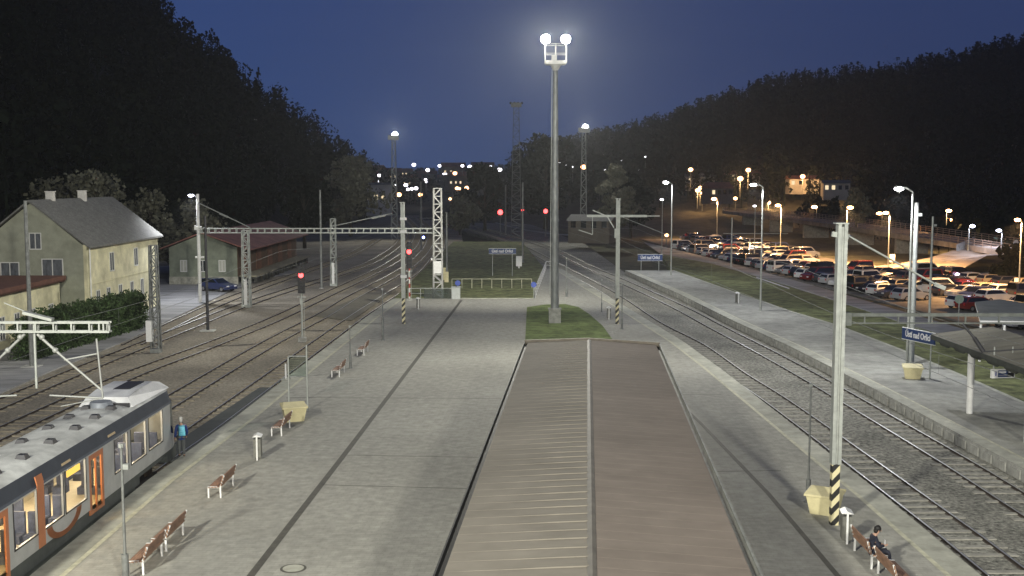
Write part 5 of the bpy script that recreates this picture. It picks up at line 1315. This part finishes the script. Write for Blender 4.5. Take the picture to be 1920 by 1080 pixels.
# ================================================================== FAR HOUSES AND TOWN LIGHTS
plaster = M('far_plaster', (.42,.40,.36), .9, 0, .1, .5); plaster_d = M('far_plaster_dark', (.16,.15,.14), .9, 0, .1, .5); plaster_w = M('far_plaster_white', (.6,.58,.55), .9, 0, .1, .5)
def far_house(label, px, py, Y, w, d, h, rh, wallm, lit=2, z0=None):
    x, y, z = atY(px, py, Y); z0 = z if z0 is None else z0
    root = thing('house', label, 'house', (x, y, z0-.5), R(random.uniform(-20,20)), 'houses on the far slopes')
    MB().box(-w/2,w/2,-d/2,d/2,-2,h).build('wall', wallm, root)
    MB().mesh([(-w/2-.4,-d/2-.4,h),(w/2+.4,-d/2-.4,h),(w/2+.4,d/2+.4,h),(-w/2-.4,d/2+.4,h),(-w/2-.4,0,h+rh),(w/2+.4,0,h+rh)], [(0,1,5,4),(2,3,4,5),(0,4,3),(1,2,5),(3,2,1,0)]).build('roof', roof_r if rh > 1.2 else roof_g, root)
    n = 4
    for k in range(n):
        xx = -w/2 + w*(k+.5)/n
        MB().box(xx-.5,xx+.5,-d/2-.04,-d/2-.0,h*.4,h*.4+1.3).build('window', win_lit if k < lit else glass_dark, root)
far_house('low house with a dark roof beside the main line, behind the crossbeam mast', 1112, 430, 215, 8, 7, 2.2, 1.15, M('house_brown', (.16,.14,.11), .9, 0, .1, 1), 0)
far_house('white lit house front below the left far tower', 711, 388, 330, 7.5, 7, 7, .6, plaster_w, 3)
far_house('house lit orange on the hillside above the car park, upper left', 1312, 345, 400, 10, 6, 3, 1.2, plaster, 1)
far_house('house lit orange on the hillside under a bright lamp', 1392, 340, 400, 11, 6, 3, 1.3, plaster, 2)
far_house('house lit orange on the hillside further right', 1503, 350, 380, 10, 6, 3, 1.3, plaster, 1)
far_house('house lit yellow on the hillside, furthest right', 1566, 360, 350, 8, 6, 3.2, 1.0, plaster, 2)
far_house('dim hillside house among the small orange lamps', 1345, 368, 360, 8, 6, 3, 2, plaster_d, 1)
tw = [(705,330),(735,338),(770,352),(800,335),(822,345),(855,352),(880,340),(905,325),(690,350),(760,330),(850,330),(700,372)]
for i, (px, py) in enumerate(tw):
    far_house('far town house, a dim block with lit windows across the valley', px, py, 620 + (i*67) % 330, 9 + i % 4*2, 8, 4 + i % 3*1.5, 2.5, plaster_d, (i*3) % 4)
def far_lamp(px, py, Y, m, r=.7, orange=False, pw=0):
    x, y, z = atY(px, py, Y); root = thing('street_lamp', 'tiny lit street lamp of the town at the end of the valley', 'street lamp', (x, y, z), 0, 'lamps of the distant town')
    if px > 1250: root['label'] = 'small orange street lamp on the dark hillside above the car park'; root['group'] = 'orange lamps on the right hillside'
    MB().tube((0,.1,-6),(0,.1,0),.1,None,5).build('pole', galv_d, root)
    MB().ball((0,0,0),r,r*.5,r*.8,nu=8,nv=6).build('lamp_globe', m, root)
    if pw: lamp('hillside_light', 'POINT', (x, y-1.5, z-1.0), pw, OR if m is lamp_far_o else WH, size=.3)
W_, O_ = lamp_far_w, lamp_far_o
for px, py, m, r in ((776,309,W_,1.0),(802,319,W_,1.0),(824,311,W_,.8),(867,311,W_,.8),(881,313,W_,1.1),(909,313,W_,.7),(920,313,W_,.8),(937,318,W_,1.1),(711,329,W_,.9),(710,340,W_,.5),(694,346,W_,.6),(798,337,W_,.7),(799,341,W_,.5),(832,326,W_,.5),(836,326,W_,.5),(674,315,W_,.7),(679,315,W_,.6),(683,315,W_,.7),(761,347,W_,1.0),(765,355,W_,.8),(772,354,W_,.9),(780,353,W_,1.0),(853,325,O_,1.1),(857,353,lamp_far_o,1.0),(862,354,lamp_far_o,.8),(876,353,O_,1.4),(748,365,O_,1.3),(788,365,O_,1.1),(844,373,O_,.8),(689,358,O_,1.1),(674,358,O_,.5),(742,347,W_,.4),(722,396,W_,.5),(728,402,W_,.5)):
    far_lamp(px, py, 560, m, r)
for px, py, m, r in ((1049,307,W_,.75),(1063,308,W_,.75),(1094,313,O_,1.1),(1074,313,W_,.3),(1195,319,W_,.7),(1165,300,W_,.3),(1210,294,W_,.25),(1134,318,W_,.25)): far_lamp(px, py, 420, m, r)
for px, py, r, pw in ((1295,318,.8,0),(1403,319,.85,3000),(1388,335,1.0,5000),(1505,331,.85,5000),(1560,344,.8,5000),(1313,352,.7,0),(1308,357,.8,5000),(1317,362,.6,0),(1326,351,.75,0),(1346,349,.7,0),(1357,348,.7,0),(1379,372,.7,0),(1441,380,.8,5000)):
    far_lamp(px, py, 370, O_, r, True, pw)
far_lamp(1250, 441, 225, O_, .4, True, 0)

# ================================================================== WORLD AND LIGHT
w = bpy.data.worlds.new('World'); S.world = w; w.use_nodes = True
N, L = w.node_tree.nodes, w.node_tree.links
bg = N['Background']
sky = N.new('ShaderNodeTexSky'); sky.sky_type = 'NISHITA'; sky.sun_disc = False
sky.sun_elevation = R(-1.5); sky.sun_rotation = R(-70); sky.altitude = 300; sky.ozone_density = 4
tcw = N.new('ShaderNodeTexCoord'); vm = N.new('ShaderNodeVectorMath'); vm.operation = 'ADD'; vm.inputs[1].default_value = (0, 0, .22)
L.new(tcw.outputs['Generated'], vm.inputs[0]); L.new(vm.outputs[0], sky.inputs['Vector'])
mixw = N.new('ShaderNodeMix'); mixw.data_type = 'RGBA'; mixw.inputs['Factor'].default_value = .2; mixw.inputs['B'].default_value = (.075,.08,.10,1)
L.new(sky.outputs[0], mixw.inputs['A']); L.new(mixw.outputs['Result'], bg.inputs['Color']); bg.inputs['Strength'].default_value = .85

FL = (1, .972, .85)
tw_z = 24.4
for s in (-1, 1):
    lamp('tower_floodlight', 'SPOT', (TX + s*.86, TY - .8, tw_z), 24000, FL, (TX + s*22 - 5, TY - 78, 0), .35, 112, .8)
lamp('tower_floodlight', 'SPOT', (TX, TY + .8, tw_z), 48000, FL, (TX - 6, TY + 62, 0), .35, 115, .85)
lamp('tower_floodlight', 'SPOT', (TX - 1.2, TY - .3, tw_z), 40000, FL, (-56, TY - 2, 0), .3, 84, .8)
lamp('tower_floodlight', 'SPOT', (TX + 1.2, TY - .3, tw_z), 7000, FL, (48, TY, 0), .3, 96, .8)
for s in (-1, 1): lamp('tower_floodlight', 'SPOT', (TX + s*1.1, TY - .9, tw_z), 6800, FL, (TX + s*14, TY - 12, 0), .3, 120, .9)
# unseen lamps behind the camera, the left inferred from shadows falling away
lamp('rear_light', 'SPOT', (16, -22, 25), 125000, FL, (4, 55, 0), 1.4, 130, .7)  # right lamp added to fill the canopy shadow
lamp('rear_light', 'SPOT', (-22, -8, 25), 150000, FL, (0, 55, 0), 1.4, 130, .7)
lamp('far_floodlight', 'SPOT', (atY(738,257,250)[0], 248, 23), 14000, FL, (-20, 200, 0), .4, 150, .7)
lamp('far_floodlight', 'SPOT', (atY(1095,243,240)[0], 238, 24), 14000, FL, (14, 190, 0), .4, 150, .7)

# ================================================================== CAMERA AND RENDER SETTINGS
cam = bpy.data.cameras.new('camera'); co = bpy.data.objects.new('camera', cam); COL.objects.link(co); S.camera = co
co.location = (0, 0, HC); co.rotation_euler = (math.pi/2 - TH, 0, 0); cam.sensor_width = 36; cam.lens = 36*F/1920; cam.clip_end = 5000; cam.clip_start = .1
S.render.engine = 'CYCLES'
S.view_settings.view_transform = 'Standard'; S.view_settings.look = 'None'; S.view_settings.exposure = 0; S.view_settings.gamma = 1
hm = bpy.data.materials.new('haze_air'); hm.use_nodes = True; hn = hm.node_tree.nodes; hn.clear()
ho_ = hn.new('ShaderNodeOutputMaterial'); hv_ = hn.new('ShaderNodeVolumePrincipled')
hv_.inputs['Color'].default_value = (.85,.88,.9,1); hv_.inputs['Density'].default_value = .00023; hv_.inputs['Anisotropy'].default_value = .62
hm.node_tree.links.new(hv_.outputs[0], ho_.inputs['Volume'])
hz = MB().box(-660,660,-90,1660,-4.2,200).build('haze', hm); hz['kind'] = 'stuff'
c = S.cycles; c.volume_bounces = 0; c.use_denoising = True; c.max_bounces = 5; c.diffuse_bounces = 2; c.glossy_bounces = 3; c.transparent_max_bounces = 10; c.sample_clamp_indirect = 4; c.use_light_tree = True; c.caustics_reflective = False; c.caustics_refractive = False
